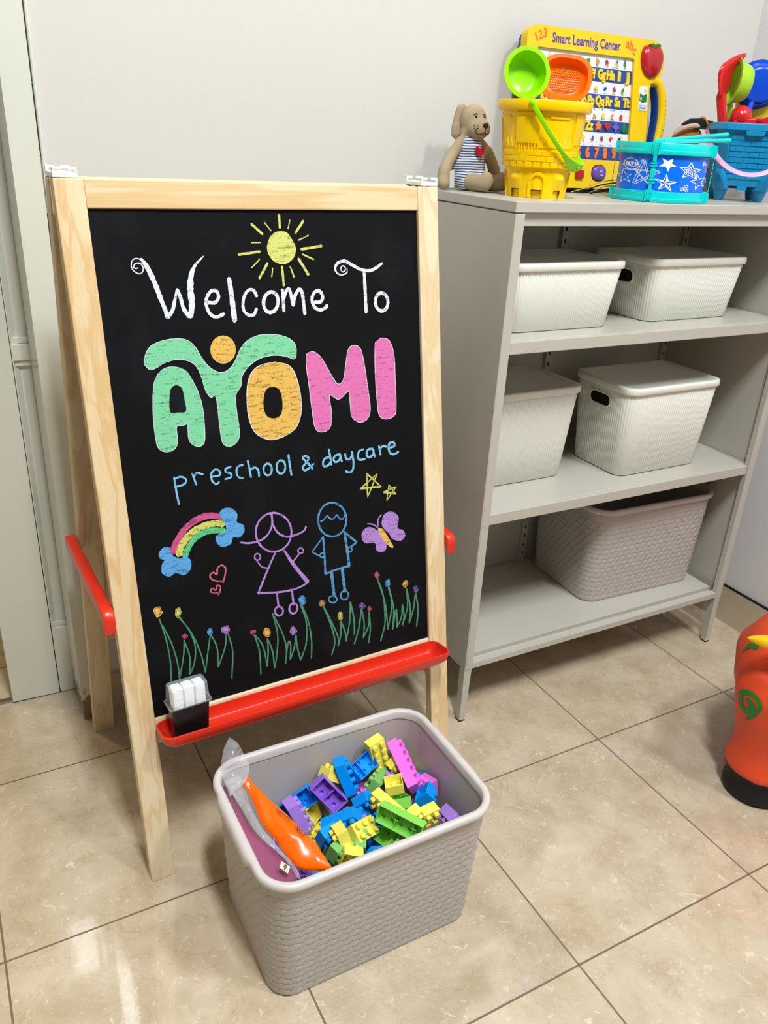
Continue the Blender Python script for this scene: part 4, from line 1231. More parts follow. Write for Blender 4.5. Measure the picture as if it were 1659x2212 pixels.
BRICKS = [
 ('y_far', 'yellow', 4, 2, [-0.5815, -0.0266, 0.1997], [1.172, 1.06, -0.98]),
 ('pink_long', 'pink', 6, 2, [-0.548, -0.0654, 0.1892], [-0.579, 1.032, -1.315]),
 ('pink_small', 'pink', 2, 2, [-0.5206, -0.1048, 0.1649], [-1.246, -1.24, 1.514]),
 ('blue_open', 'blue', 2, 2, [-0.5413, -0.1298, 0.1757], [-3.048, 1.046, -1.459]),
 ('lilac_r', 'lilac', 3, 2, [-0.5268, -0.1934, 0.1743], [-2.14, 3.261, 1.084]),
 ('y_long', 'yellow', 6, 2, [-0.6085, -0.1426, 0.1751], [1.496, -1.032, -0.997]),
 ('g_under', 'green', 5, 2, [-0.623, -0.1859, 0.2026], [-1.618, 0.943, -0.623]),
 ('purple_under', 'purple', 4, 2, [-0.6901, -0.0593, 0.1788], [-1.595, 1.022, 0.436]),
 ('y_behind', 'yellow', 2, 2, [-0.6712, -0.0285, 0.1858], [-0.441, 0.626, 0.045]),
 ('blue_long', 'blue', 4, 2, [-0.6515, -0.0403, 0.1849], [-0.014, 1.252, -0.413]),
 ('blue_mid', 'blue', 2, 2, [-0.6351, -0.0876, 0.1643], [1.731, -0.954, 0.471]),
 ('blue_top', 'blue', 3, 2, [-0.6162, -0.0398, 0.1923], [-0.657, 2.943, 0.942]),
 ('green_b', 'green_dull', 4, 2, [-0.5908, -0.0564, 0.1637], [-1.203, -0.162, 0.768]),
 ('y_box', 'yellow', 2, 2, [-0.583, -0.0939, 0.1838], [2.914, -0.597, 0.293]),
 ('g_box', 'green', 2, 2, [-0.5849, -0.1173, 0.168], [2.676, -0.071, -0.106]),
 ('y_sm', 'yellow', 2, 2, [-0.5914, -0.1636, 0.1793], [1.85, 0.568, 0.106]),
 ('blue_c', 'blue', 4, 2, [-0.6919, -0.1144, 0.1683], [1.669, -0.883, 0.187]),
 ('y_stud', 'yellow', 3, 2, [-0.6718, -0.1505, 0.1723], [0.55, 0.312, 0.253]),
 ('y_end', 'yellow', 2, 2, [-0.7092, -0.1512, 0.1794], [2.377, -0.374, -1.776]),
 ('olive', 'yellow', 3, 2, [-0.7229, -0.052, 0.1367], [0.66, -2.261, -1.219]),
 ('blue_l', 'blue', 4, 2, [-0.7337, -0.0354, 0.1574], [-0.154, 2.062, 1.175]),
 ('lilac_l', 'lilac', 4, 2, [-0.746, -0.0563, 0.1501], [-0.197, 1.18, -0.177]),
 ('blue_ll', 'blue', 2, 2, [-0.7239, -0.1283, 0.1665], [-2.716, 2.041, -1.839]),
 ('g_bot', 'green_dull', 2, 2, [-0.7194, -0.1591, 0.1631], [1.78, -1.139, 1.315]),
 ('y_bot', 'yellow', 2, 2, [-0.7082, -0.1828, 0.1634], [4.454, -1.626, 0.355]),
 ('g_low', 'green', 3, 2, [-0.6348, -0.1751, 0.1588], [-2.223, 1.817, -0.847]),
 ('lilac_mid', 'lilac', 4, 2, [-0.6787, -0.1147, 0.1487], [2.03, -1.013, 0.521]),
 ('y_tip', 'yellow', 2, 2, [-0.5584, -0.1665, 0.1718], [1.688, 0.101, 0.059]),
 ('g_tip', 'green_dull', 2, 2, [-0.6816, -0.1619, 0.1627], [-1.848, 0.174, 1.783]),
 ('b_tip', 'blue', 2, 2, [-0.6689, -0.2028, 0.1633], [1.105, -1.366, -0.298]),
 ('lilac_tip', 'lilac', 2, 2, [-0.5746, -0.0667, 0.1637], [0.08, -1.17, -1.495]),
 ('y_back', 'yellow', 4, 2, [-0.5404, -0.0473, 0.1669], [-3.632, -1.969, 1.719]),
 ('b_back', 'blue', 2, 2, [-0.5258, -0.0794, 0.1548], [0.792, 1.01, 0.379]),
 ('pink_bit', 'pink', 2, 2, [-0.617, -0.0597, 0.1478], [0.938, -1.666, -0.921]),
 ('b_dark', 'blue', 3, 2, [-0.6506, -0.0944, 0.1447], [2.248, 0.483, -0.475]),
 ('purple_low', 'purple', 4, 2, [-0.5596, -0.0864, 0.1388], [2.46, 0.182, -1.333])]
BLAB = {
 'y_far': 'yellow brick standing on end in the far corner beside the long pink brick',
 'pink_long': 'long pink brick leaning upright at the back right of the basket',
 'pink_small': 'small pink brick at the lower end of the long pink brick',
 'blue_open': 'blue brick at the right with its hollow side up and two studs in front',
 'lilac_r': 'lilac brick at the far right against the basket wall',
 'y_long': 'long smooth yellow brick lying across the middle above the green one',
 'g_under': 'long green brick upside down with round sockets at the front rim',
 'purple_under': 'long purple brick upside down showing ribs and sockets, left of centre',
 'y_behind': 'small yellow brick just behind the purple upside-down brick',
 'blue_long': 'long blue brick leaning back with its studs to the right, behind the centre',
 'blue_mid': 'small blue brick at the lower end of the leaning long blue brick',
 'blue_top': 'blue brick upside down with sockets, highest at the back next to the yellow one',
 'green_b': 'dull green brick under the blue upside-down brick at the back',
 'y_box': 'small yellow brick with its hollow side up, right of centre',
 'g_box': 'small green brick hollow side up below the small hollow yellow brick',
 'y_sm': 'small yellow brick with two studs below the hollow blue brick at the right',
 'blue_c': 'long blue brick lying level in the left centre with its studs towards the front',
 'y_stud': 'yellow brick with its round studs facing up in the front centre',
 'y_end': 'yellow brick with two studs pointing left at the front centre',
 'olive': 'shaded yellow brick upside down between the blue and purple bricks on the left',
 'blue_l': 'blue brick upside down at the far left of the pile',
 'lilac_l': 'lilac brick at the left beside the orange bag, studs to the right',
 'blue_ll': 'blue brick touching the orange bag at the front left',
 'g_bot': 'dull green brick at the front left beside the tip of the orange bag',
 'y_bot': 'yellow brick with its hollow side up at the front rim, left',
 'g_low': 'dark-shaded green brick hollow side up under the green upside-down brick',
 'lilac_mid': 'lilac brick showing under the level blue brick',
 'y_tip': 'yellow brick peeping up at the front rim, right of the green upside-down brick',
 'g_tip': 'dull green brick end showing at the front rim, beside a blue one',
 'b_tip': 'blue brick end showing at the front rim, centre',
 'lilac_tip': 'lilac brick end between the dull green and long pink bricks',
 'y_back': 'yellow brick behind the long pink brick',
 'b_back': 'blue brick against the back right wall behind the long pink brick',
 'pink_bit': 'pink brick stud peeping out beside the leaning blue brick',
 'b_dark': 'blue brick in shade under the yellow bricks in the centre',
 'purple_low': 'purple brick in shade below the hollow yellow brick'}
used = set()
for nm, col, n, m, loc, rv in BRICKS:
    src = brick_mesh(n, m, col)
    if id(src) in used:
        o = src.copy()
        COL.objects.link(o)
    else:
        o = src
        used.add(id(src))
    o.location = loc
    ax = Vector(rv)
    o.rotation_mode = 'QUATERNION'
    o.rotation_quaternion = Matrix.Rotation(ax.length, 4, ax.normalized() if ax.length > 1e-9 else Vector((0, 0, 1))).to_quaternion()
    setp(o, BLAB[nm], 'brick', 'toy bricks in the floor basket')
# bricks that fill the bottom of the basket and show only in the gaps
rnd = random.Random(11)
cols = list(BCOL)
k = 0
for layer, z in enumerate((0.0235, 0.052, 0.080, 0.107)):
    for ix in range(4):
        for iy in range(3):
            x = -0.687 + (ix - 1.5) * 0.068 + rnd.uniform(-.006, .006) + 0.017 * (layer % 2) - 0.008
            y = -0.133 + (iy - 1) * 0.058 + rnd.uniform(-.006, .006)
            if layer < 1 or (layer == 3 and ix == 0 and iy == 0):
                continue
            col = cols[k % len(cols)]
            k += 1
            src = brick_mesh(3, 2, col)
            if id(src) in used:
                o = src.copy()
                COL.objects.link(o)
            else:
                o = src
                used.add(id(src))
            o.rotation_mode = 'QUATERNION'
            o.rotation_quaternion = Euler((rnd.uniform(-.3, .3) + (pi if rnd.random() < .35 else 0), rnd.uniform(-.25, .25), rnd.uniform(0, pi))).to_quaternion()
            o.location = (x, y, z)
            setp(o, 'toy brick buried under the top layer of the floor basket, barely visible in a gap', 'brick', 'toy bricks in the floor basket')


# ================================================================== BAGS IN THE BASKET
def patch(rowsL, rowsR, nacross, bulge_f, bulge_b, per=6, nrm=None, wr=0.0, seed=1, shape=0.6):
    """Soft pouch between two boundary polylines; bulges to both sides. Closed mesh (or one sheet if bulge_b is None)."""
    A, B = np.array(catmull(rowsL, per)), np.array(catmull(rowsR, per))
    n = len(A)
    rr = np.random.default_rng(seed)
    ph = rr.uniform(0, 6, 8)
    fr = rr.uniform(3, 13, 8)

    def side(b_):
        V = []
        for i in range(n):
            t = i / (n - 1)
            d = B[i] - A[i]
            along = A[min(i + 1, n - 1)] - A[max(i - 1, 0)] + B[min(i + 1, n - 1)] - B[max(i - 1, 0)]
            nn = np.cross(d, along)
            nn = nn / (np.linalg.norm(nn) + 1e-9)
            if nrm is not None and np.dot(nn, nrm) < 0:
                nn = -nn
            for k in range(nacross + 1):
                s = k / nacross
                e = (sin(pi * s) ** shape) * (sin(pi * t) ** 0.5)
                wob = sum(sin(fr[q] * (t * 2.2 + (q % 3) * s * 0.9) + ph[q]) for q in range(8)) / 8 * wr * e
                V.append(A[i] + d * s + nn * (b_ * e + wob))
        return V
    V = side(bulge_f)
    w = nacross + 1
    F = [(i * w + k, i * w + k + 1, (i + 1) * w + k + 1, (i + 1) * w + k) for i in range(n - 1) for k in range(nacross)]
    if bulge_b is not None:
        o = len(V)
        V2 = side(-bulge_b)
        mp = {}
        for i in range(n):
            for k in range(w):
                a = i * w + k
                if k in (0, nacross) or i in (0, n - 1):
                    mp[a] = a
                else:
                    mp[a] = len(V)
                    V.append(V2[a])
        F += [tuple(mp[x] for x in f[::-1]) for f in F]
    return V, F


M_POUCH = mat('pink_printed_sheet', (146, 78, 110), 0.4, 0.4, 0.3, 20)
M_FILM = mat_film('clear_bag_film', (225, 220, 228), 0.30)
M_ORANGE = mat('orange_bag_film', (252, 104, 4), 0.22, 0.35, 0.04, 16, bump=0.12, bscale=26)
OL = [[-0.832, -0.0368, 0.243], [-0.8339, -0.0443, 0.242], [-0.8298, -0.0552, 0.236], [-0.828, -0.0642, 0.231], [-0.827, -0.0805, 0.224], [-0.8273, -0.0969, 0.218], [-0.8241, -0.112, 0.212], [-0.8173, -0.1305, 0.207], [-0.8139, -0.1429, 0.202], [-0.8105, -0.1568, 0.197], [-0.8056, -0.1712, 0.192], [-0.7976, -0.1853, 0.187], [-0.7762, -0.2006, 0.184]]
OR = [[-0.8197, -0.033, 0.247], [-0.8206, -0.0381, 0.246], [-0.8181, -0.0427, 0.24], [-0.8116, -0.0552, 0.235], [-0.8021, -0.075, 0.228], [-0.7919, -0.0959, 0.222], [-0.7814, -0.1184, 0.216], [-0.772, -0.1488, 0.211], [-0.7634, -0.168, 0.206], [-0.7607, -0.1824, 0.201], [-0.7573, -0.1952, 0.196], [-0.7544, -0.2045, 0.191], [-0.7531, -0.2083, 0.188]]
PL = [[-0.8707, -0.0532, 0.236], [-0.8666, -0.0804, 0.233], [-0.864, -0.1016, 0.229], [-0.8622, -0.1246, 0.226], [-0.8601, -0.1493, 0.222], [-0.8584, -0.1709, 0.219], [-0.8557, -0.1893, 0.216], [-0.8516, -0.2036, 0.213], [-0.8444, -0.2156, 0.211], [-0.8353, -0.2228, 0.21]]
PR = [[-0.8555, -0.0074, 0.224], [-0.8493, -0.0316, 0.221], [-0.8466, -0.0742, 0.217], [-0.8434, -0.1058, 0.214], [-0.8361, -0.1305, 0.21], [-0.8267, -0.1517, 0.207], [-0.8186, -0.1752, 0.204], [-0.8116, -0.1945, 0.201], [-0.8105, -0.207, 0.199], [-0.8121, -0.2137, 0.198]]
FL = [[-0.8342, 0.0188, 0.29], [-0.846, 0.0071, 0.285], [-0.8532, -0.0014, 0.272], [-0.8628, -0.0141, 0.262], [-0.8655, -0.0199, 0.255], [-0.8695, -0.0374, 0.249], [-0.8657, -0.0599, 0.243]]
FR_ = [[-0.8325, 0.0159, 0.29], [-0.8244, 0.0052, 0.285], [-0.8198, -0.005, 0.272], [-0.8177, -0.0117, 0.262], [-0.8144, -0.0206, 0.255], [-0.8298, -0.0449, 0.249], [-0.8522, -0.0535, 0.243]]
GL = [[-0.8608, -0.0302, 0.249], [-0.8558, -0.0566, 0.244], [-0.8516, -0.0807, 0.238], [-0.8483, -0.1066, 0.233], [-0.8441, -0.1358, 0.23], [-0.8334, -0.163, 0.226], [-0.8248, -0.1848, 0.223], [-0.8188, -0.2059, 0.221], [-0.8174, -0.2259, 0.219]]
GR = [[-0.8296, -0.0178, 0.239], [-0.8334, -0.065, 0.234], [-0.8348, -0.0865, 0.228], [-0.8355, -0.1191, 0.223], [-0.8299, -0.1471, 0.22], [-0.8214, -0.1699, 0.216], [-0.8159, -0.1901, 0.213], [-0.8109, -0.2107, 0.211], [-0.8105, -0.2271, 0.209]]
LB = [[-0.8317, -0.1945, 0.222], [-0.8227, -0.2067, 0.219], [-0.8297, -0.215, 0.217], [-0.8372, -0.2022, 0.22]]
TX = [[[-0.799, -0.1022, 0.2275], [-0.7827, -0.1262, 0.2205]], [[-0.7823, -0.1378, 0.219], [-0.7728, -0.158, 0.2145]]]

ob = thing('orange_bag', 'shiny orange plastic bag lying on the bricks at the left of the floor basket', 'bag', (-0.80, -0.12, 0.20))
V, F = patch(OL, OR, 10, 0.0085, 0.004, 5, (0, -0.5, 1), 0.0045, 3)
mk('bag_film', V, F, M_ORANGE, ob, smooth=True, world=True, angle=60)
# printing along its right edge, upside down as the bag lies
M_INK = mat('dark_print', (28, 8, 4), 0.5)
g = G()
for (a, b_), s, size in ((TX[0], 'umur 3 tahun', 0.0060), (TX[1], 'ATAN :', 0.0074)):
    a, b_ = Vector(a), Vector(b_)
    xd = (a - b_).normalized()                     # text reads from the lower end upwards
    inward = (Vector(OL[5]) - Vector(OR[5])).normalized()
    up = (inward - xd * inward.dot(xd)).normalized()
    nn = xd.cross(up)
    if nn.z < 0:
        nn = -nn
    tv, tf = textmesh(s, size, offset=0.00022)
    wd = max(v[0] for v in tv) - min(v[0] for v in tv)
    k = (a - b_).length / wd
    c = (a + b_) / 2 + up * 0.0035 + nn * 0.0075
    g.add([tuple(c + xd * v[0] * k + up * (-v[1]) * -1 + nn * 0.0) for v in tv], tf)
mk('printed_text', g.V, g.F, M_INK, ob, world=True)

cb = thing('clear_bag', 'crumpled clear plastic bag with a pink sheet inside, left end of the floor basket', 'bag', (-0.85, -0.12, 0.22))
PL = [[max(x, -0.8605), y, z] for x, y, z in PL]
FL = [[max(x, -0.8605) if z < 0.27 else x, min(y, -0.012) if z < 0.266 else y, z] for x, y, z in FL]
V, F = patch(PL, PR, 8, 0.003, 0.003, 5, (0.6, 0, 1), 0.002, 5)
mk('pink_sheet', V, F, M_POUCH, cb, smooth=True, world=True, angle=60)
g = G()
V, F = patch(FL, FR_, 8, 0.006, None, 5, (0.3, -0.8, 0.5), 0.007, 7, 0.5)
g.add(V, F)
V, F = patch(GL, GR, 8, 0.006, None, 5, (0.6, -0.2, 0.8), 0.006, 9, 0.5)
g.add(V, F)
mk('film', g.V, g.F, M_FILM, cb, smooth=True, world=True, angle=60, label='clear crinkled film')
g = G()
P = [Vector(p) + Vector((0.002, -0.001, 0.0044)) for p in LB]
g.hexa([tuple(p) for p in P] + [tuple(p + Vector((0.0002, 0, 0.0004))) for p in P])
st = mk('sticker', g.V, g.F, mat('cream_sticker', (226, 206, 178), 0.4), cb, world=True, label='cream sticker with a small figure')
c = sum(P, Vector()) / 4 + Vector((0.0006, 0, 0.0009))
ex, ey = (P[1] - P[0]).normalized(), (P[0] - P[3]).normalized()
g = G()


def sq(cx_, cy_, w, h_):
    g.add([tuple(c + ex * x + ey * y) for x, y in ((cx_ - w, cy_ - h_), (cx_ + w, cy_ - h_), (cx_ + w, cy_ + h_), (cx_ - w, cy_ + h_))], [(0, 1, 2, 3)])


sq(0, 0.0026, 0.0020, 0.0012)
sq(0, -0.0002, 0.0026, 0.0008)
sq(0, -0.0025, 0.0009, 0.0022)
mk('printed_figure', g.V, g.F, M_INK, st, world=True)

# ================================================================== TOYS ON TOP OF THE CABINET
ZT = CH + 0.0004


def dome(g, c, r, rz_, nu=24, nv=8):
    """Upper half of an ellipsoid on the plane z = c.z."""
    V, F = [], []
    for j in range(nv + 1):
        t = pi / 2 * (1 - j / nv)
        for i in range(nu):
            p = 2 * pi * i / nu
            V.append((c[0] + r[0] * cos(p) * sin(pi / 2 - t + 0) if False else c[0] + r[0] * cos(p) * cos(pi / 2 - t), c[1] + r[1] * sin(p) * cos(pi / 2 - t), c[2] + rz_ * sin(pi / 2 - t)))
    return V


# ------------------------------------------------ yellow castle bucket
YB = thing('toy_bucket', 'yellow castle-shaped sand bucket with green handle on the cabinet top', 'bucket', (-0.119, 0.304, ZT))
M_YEL = mat('bucket_yellow', (255, 206, 0), 0.25, 0.25, 0.02, 10, sss=0.0)
M_LIME = mat('lime_plastic', (150, 226, 0), 0.24, 0.3, 0.02, 10)
M_ORG = mat('orange_plastic', (255, 112, 0), 0.28, 0.22, 0.02, 10)
HY = 0.1590


def bucket_r(th, z):
    f = z / HY
    r = 0.0545 + (0.0745 - 0.0545) * f
    k = 0.0
    a = (th / (2 * pi) * 4) % 1.0                    # four towers
    tower = 1.0 if abs(a - 0.5) < 0.20 else 0.0
    if z < 0.050:
        # arches and shield bosses in the base storey
        k -= 0.0022
        b_ = (th / (2 * pi) * 8) % 1.0 - 0.5
        if (int(th / (2 * pi) * 8)) % 2 == 0:
            if abs(b_) < 0.34 and z > 0.014:
                w = max(0.0, 1 - (b_ / 0.34) ** 2)
                top = 0.044
                k += 0.0055 * w * min(1, (top - z) / 0.012 if z > top - 0.012 else 1) * min(1, max(0, (z - 0.014) / 0.02))
        else:
            rr = hypot(b_ / 0.36, (z - 0.022) / 0.022) if z > 0.022 else abs(b_) / 0.36
            if 0.72 < rr < 1.0:
                k += 0.0032
            elif rr <= 0.45:
                k += 0.0030
    elif z < 0.078:
        # overhanging brick courses
        k += 0.0048
        row = int((z - 0.050) / 0.0095)
        u = (th / (2 * pi) * 26 + 0.5 * (row % 2)) % 1.0
        v = ((z - 0.050) / 0.0095) % 1.0
        if u < 0.07 or v < 0.12:
            k -= 0.0012
        if row == 0 and u < 0.2:
            k -= 0.0018
    elif z < 0.140:
        k += 0.0010 + 0.0035 * tower
        if tower and z > 0.132:
            k -= 0.0015
        if tower and z < 0.090 and (abs(a - 0.5) * 40) % 2 < 1:
            k -= 0.0030
        b_ = (a + 0.5) % 1.0
        if not tower and 0.083 < z < 0.100:
            zz = (abs((b_ - 0.5)) * 4 * 1.0)
            if z < 0.083 + 0.016 * (1 - abs(((b_ - 0.5) * 9) % 1 - 0.5) * 2):
                k += 0.0016
        if not tower and 0.130 < z < 0.134 and abs(b_ - 0.5) < 0.16:
            k += 0.0022
    else:
        k += 0.0005
    return r + k


nt_, nz_ = 416, 160
V, F = [], []
for j in range(nz_ + 1):
    z = HY * j / nz_
    for i in range(nt_):
        th = 2 * pi * i / nt_ + 0.0001
        r = bucket_r(th + 0.25, z)
        V.append((r * cos(th), r * sin(th), z))
for j in range(nz_):
    zc_ = HY * (j + 0.5) / nz_
    for i in range(nt_):
        a = ((2 * pi * (i + 0.5) / nt_ + 0.25) / (2 * pi) * 8) % 1.0
        if zc_ < 0.0135 and 0.28 < a < 0.72:
            continue
        k = (i + 1) % nt_
        F.append((j * nt_ + i, j * nt_ + k, (j + 1) * nt_ + k, (j + 1) * nt_ + i))
g = G().add(V, F)
g.lathe([(0.0485, 0.0), (0.0485, 0.012), (0.030, 0.0135)], (0, 0, 0), 48, False, True)        # raised floor behind the cut-outs
g.lathe([(0.0700, HY), (0.0655, 0.10), (0.0535, 0.016), (0.0520, 0.014)], (0, 0, 0), 48, False, True)  # inside wall
g.build('body', M_YEL, YB, smooth=True, angle=28)
g = G().lathe([(0.0735, HY - 0.016), (0.0815, HY - 0.017), (0.0835, HY - 0.014), (0.0848, HY - 0.0015), (0.0838, HY), (0.0700, HY + 0.0002), (0.0692, HY - 0.004)], (0, 0, 0), 64, False, False)
g.build('rim', M_YEL, YB, smooth=True, angle=40)
# green bail hinged at the rim, swung down to the front right
g = G()
piv = [(-0.069, -0.052, HY - 0.006), (0.069, 0.052, HY - 0.006)]
ang = 0.0
axis = (Vector(piv[1]) - Vector(piv[0])).normalized()
out = Vector((axis.y, -axis.x, 0))                 # horizontal, to the front right
mid0 = (Vector(piv[0]) + Vector(piv[1])) / 2
drop = (out * 0.47 + Vector((0, 0, -1)) * 0.88).normalized()
hr = 0.0875
pts = []
for k in range(25):
    a = pi * k / 24
    sq_ = 1.0 + 0.13 * sin(a) ** 2
    pts.append(mid0 - axis * hr * cos(a) + drop * hr * 1.15 * sin(a) * sq_ + out * 0.019 * sin(a))
M_BAIL = M_LIME


def strap(pts, wfun, t, wdir):
    """Flat strap with rounded edges following pts."""
    loops = []
    for i, p in enumerate(pts):
        d = (pts[min(i + 1, len(pts) - 1)] - pts[max(i - 1, 0)]).normalized()
        w_ = (wdir - d * wdir.dot(d)).normalized()
        n_ = d.cross(w_).normalized()
        w = wfun(i / (len(pts) - 1))
        L_ = []
        for k in range(10):
            a = 2 * pi * k / 10
            L_.append(tuple(p + w_ * w / 2 * math.copysign(abs(cos(a)) ** 0.6, cos(a)) + n_ * t / 2 * math.copysign(abs(sin(a)) ** 0.6, sin(a))))
        loops.append(L_)
    return G().loft(loops)


plane_n = axis.cross(drop).normalized()
g = strap(pts, lambda t: 0.0085 + 0.017 * max(0.0, 1 - abs(t - 0.5) / 0.17) ** 0.5 if abs(t - 0.5) < 0.17 else 0.0085, 0.0042, plane_n)
for p in piv:
    g.ball(p, 0.0062, 14, 8)
bail = g.build('handle', M_LIME, YB, smooth=True, angle=45, label='bright green swing handle')
g = G()
for k in range(-4, 5):
    i = 12
    c = pts[i] + axis * k * 0.0047
    for s in (-1, 0, 1):
        q = c + plane_n * (s * 0.0058 + (k % 2) * 0.002) - drop * 0.0 + drop * 0.0025
        g.ball(tuple(q), 0.0016, 8, 6)
mk('grip_nub', g.V, g.F, M_LIME, bail, smooth=True)


def bowl_tool(name, label, cat, m, c, nrm, up, rw, rh, depth, sq=2.0, holes=False, handle=None, group=None, rimw=0.004):
    """Scoop / sieve: a dished bowl facing nrm with a rolled rim and a handle."""
    c, nrm, up = Vector(c), Vector(nrm).normalized(), Vector(up)
    up = (up - nrm * up.dot(nrm)).normalized()
    rt = up.cross(nrm).normalized()
    t = thing(name, label, cat, c, 0, group)

    def P(x, y, z):
        return c + rt * x + up * y + nrm * z

    def se(a, f):
        ca, sa = cos(a), sin(a)
        e = 2 / sq
        return (rw * f * math.copysign(abs(ca) ** e, ca), rh * f * math.copysign(abs(sa) ** e, sa))
    n = 48
    prof = [(1.0, 0.0), (0.985, -0.18), (0.955, -0.45), (0.90, -0.75), (0.80, -0.93), (0.66, -1.0)]
    loops = [[tuple(P(*se(2 * pi * k / n, f), z * depth)) for k in range(n)] for f, z in prof]
    if holes:
        prof = [(1.0, 0.0), (0.99, -0.2), (0.97, -0.5), (0.94, -0.8), (0.88, -0.97), (0.82, -1.0)]
    th = 0.0022
    outer = [[tuple(P(*se(2 * pi * k / n, f * (1 - 0) + 0.035), z * depth - (th if z < -0.9 else 0))) for k in range(n)] for f, z in prof]
    g = G()
    seq = outer[::-1] + [[tuple(P(*se(2 * pi * k / n, 1.03 + rimw / rw * 1.6), 0.0006)) for k in range(n)], [tuple(P(*se(2 * pi * k / n, 1.03 + rimw / rw * 1.6), 0.0030)) for k in range(n)],
                         [tuple(P(*se(2 * pi * k / n, 1.0), 0.0032)) for k in range(n)]] + loops
    if not holes:
        g.loft(seq, True, True)
        g.build('bowl', m, t, smooth=True, angle=50, world=True)
    else:
        g.loft(seq, False, False)
        g.build('bowl', m, t, smooth=True, angle=50, world=True)
        # perforated floor: a mesh of little bars around square holes
        g = G()
        f = 0.825
        step = 0.0041
        nn_ = int(rw * f / step) + 1
        zf = -depth - th * 0.5
        for i in range(-nn_, nn_ + 1):
            x = i * step
            q = 1 - abs(x / (rw * f)) ** sq
            if q <= 0.02:
                continue
            hy = rh * f * q ** (1 / sq)
            a, b_ = P(x, -hy, zf), P(x, hy, zf)
            g.tube([tuple(a), tuple(b_)], 0.0014, 4)
        mm_ = int(rh * f / step) + 1
        for i in range(-mm_, mm_ + 1):
            y = i * step
            q = 1 - abs(y / (rh * f)) ** sq
            if q <= 0.02:
                continue
            hx = rw * f * q ** (1 / sq)
            g.tube([tuple(P(-hx, y, zf)), tuple(P(hx, y, zf))], 0.0014, 4)
        g.build('mesh_floor', m, t, world=True)
    if handle:
        pth = [Vector(p) for p in handle]
        g = G().tube([tuple(p) for p in catmull([tuple(p) for p in pth], 5)], 0.0062, 12)
        g.build('handle', m, t, smooth=True, world=True)
    return t


bowl_tool('toy_scoop', 'lime green round scoop sticking out of the yellow bucket', 'scoop', M_LIME, (-0.1550, 0.3215, 1.3030), (-0.33, -0.93, 0.22), (0.05, 0, 1), 0.0350, 0.0355, 0.030,
          handle=[(-0.152, 0.331, 1.262), (-0.140, 0.325, 1.23), (-0.125, 0.31, 1.17), (-0.12, 0.305, 1.122)])
bowl_tool('toy_sieve', 'orange perforated sand sieve sticking out of the yellow bucket', 'sieve', M_ORG, (-0.0575, 0.3330, 1.3020), (-0.50, -0.80, 0.22), (0.08, 0, 1), 0.0410, 0.0335, 0.015, sq=2.7, holes=True,
          handle=[(-0.062, 0.337, 1.266), (-0.075, 0.325, 1.23), (-0.10, 0.31, 1.17), (-0.105, 0.305, 1.122)])

# ------------------------------------------------ plush dog
DX, DYY = -0.176, 0.452
DOG = thing('plush_dog', 'beige plush dog in blue striped romper with red heart, sitting on the cabinet top', 'soft toy', (DX, DYY, ZT), -0.02)
M_PLUSH = mat('beige_plush', (178, 160, 132), 0.9, 0.15, 0.06, 60, bump=0.25, bscale=700)


def soft(name, m, parent, fill, vox=0.0035, sm=6, label=None):
    """Blend overlapping balls / tubes into one smooth skin."""
    g = G()
    fill(g)
    ob_ = mk(name, g.V, g.F, m, parent, smooth=True, angle=180, label=label)
    r = ob_.modifiers.new('remesh', 'REMESH')
    r.mode = 'VOXEL'
    r.voxel_size = vox
    r.use_smooth_shade = True
    s = ob_.modifiers.new('smooth', 'SMOOTH')
    s.factor = 0.5
    s.iterations = sm
    return ob_


def dog_body(g):
    hz = 0.124
    g.ball((0.004, 0, hz), (0.0265, 0.026, 0.030))                       # skull
    g.ball((0.006, -0.017, hz - 0.013), (0.024, 0.023, 0.020))           # muzzle
    g.ball((0.004, 0.0, hz - 0.020), (0.026, 0.023, 0.016))
    g.tube([(0, 0, 0.085), (0, 0, hz - 0.02)], 0.013, 12)
    for s, hx in ((-1, -0.064), (1, 0.058)):
        g.tube(catmull([(s * 0.018, 0, 0.090), (s * 0.036, -0.008, 0.072), (hx * 0.92, -0.014, 0.040), (hx, -0.016, 0.013)], 5), [0.010] * 5 + [0.0115] * 5 + [0.0125] * 6, 12)
        g.ball((hx, -0.017, 0.0135), (0.0135, 0.014, 0.0132))
        g.tube(catmull([(s * 0.017, -0.006, 0.017), (s * 0.018 + 0.006, -0.036, 0.0165), (s * 0.018 + 0.014, -0.060, 0.016), (s * 0.018 + 0.017, -0.069, 0.018)], 5), [0.0155] * 5 + [0.015] * 5 + [0.0155] * 6, 12)
        g.ball((s * 0.018 + 0.018, -0.070, 0.020), (0.0145, 0.0135, 0.0180))
    g.ball((0, 0.002, 0.040), (0.034, 0.026, 0.037))


soft('body', M_PLUSH, DOG, dog_body, 0.0030, 5)


def ear(s):
    def f(g):
        g.tube(catmull([(s * 0.011, 0.008, 0.149), (s * 0.019, 0.012, 0.144), (s * 0.0225, 0.015, 0.124), (s * 0.0225, 0.015, 0.102), (s * 0.021, 0.013, 0.090)], 5),
               [0.006] * 4 + [0.0085] * 8 + [0.0105] * 6 + [0.006] * 3, 12, sx=0.55)
    return f


for s in (-1, 1):
    soft('ear', M_PLUSH, DOG, ear(s), 0.0022, 4)
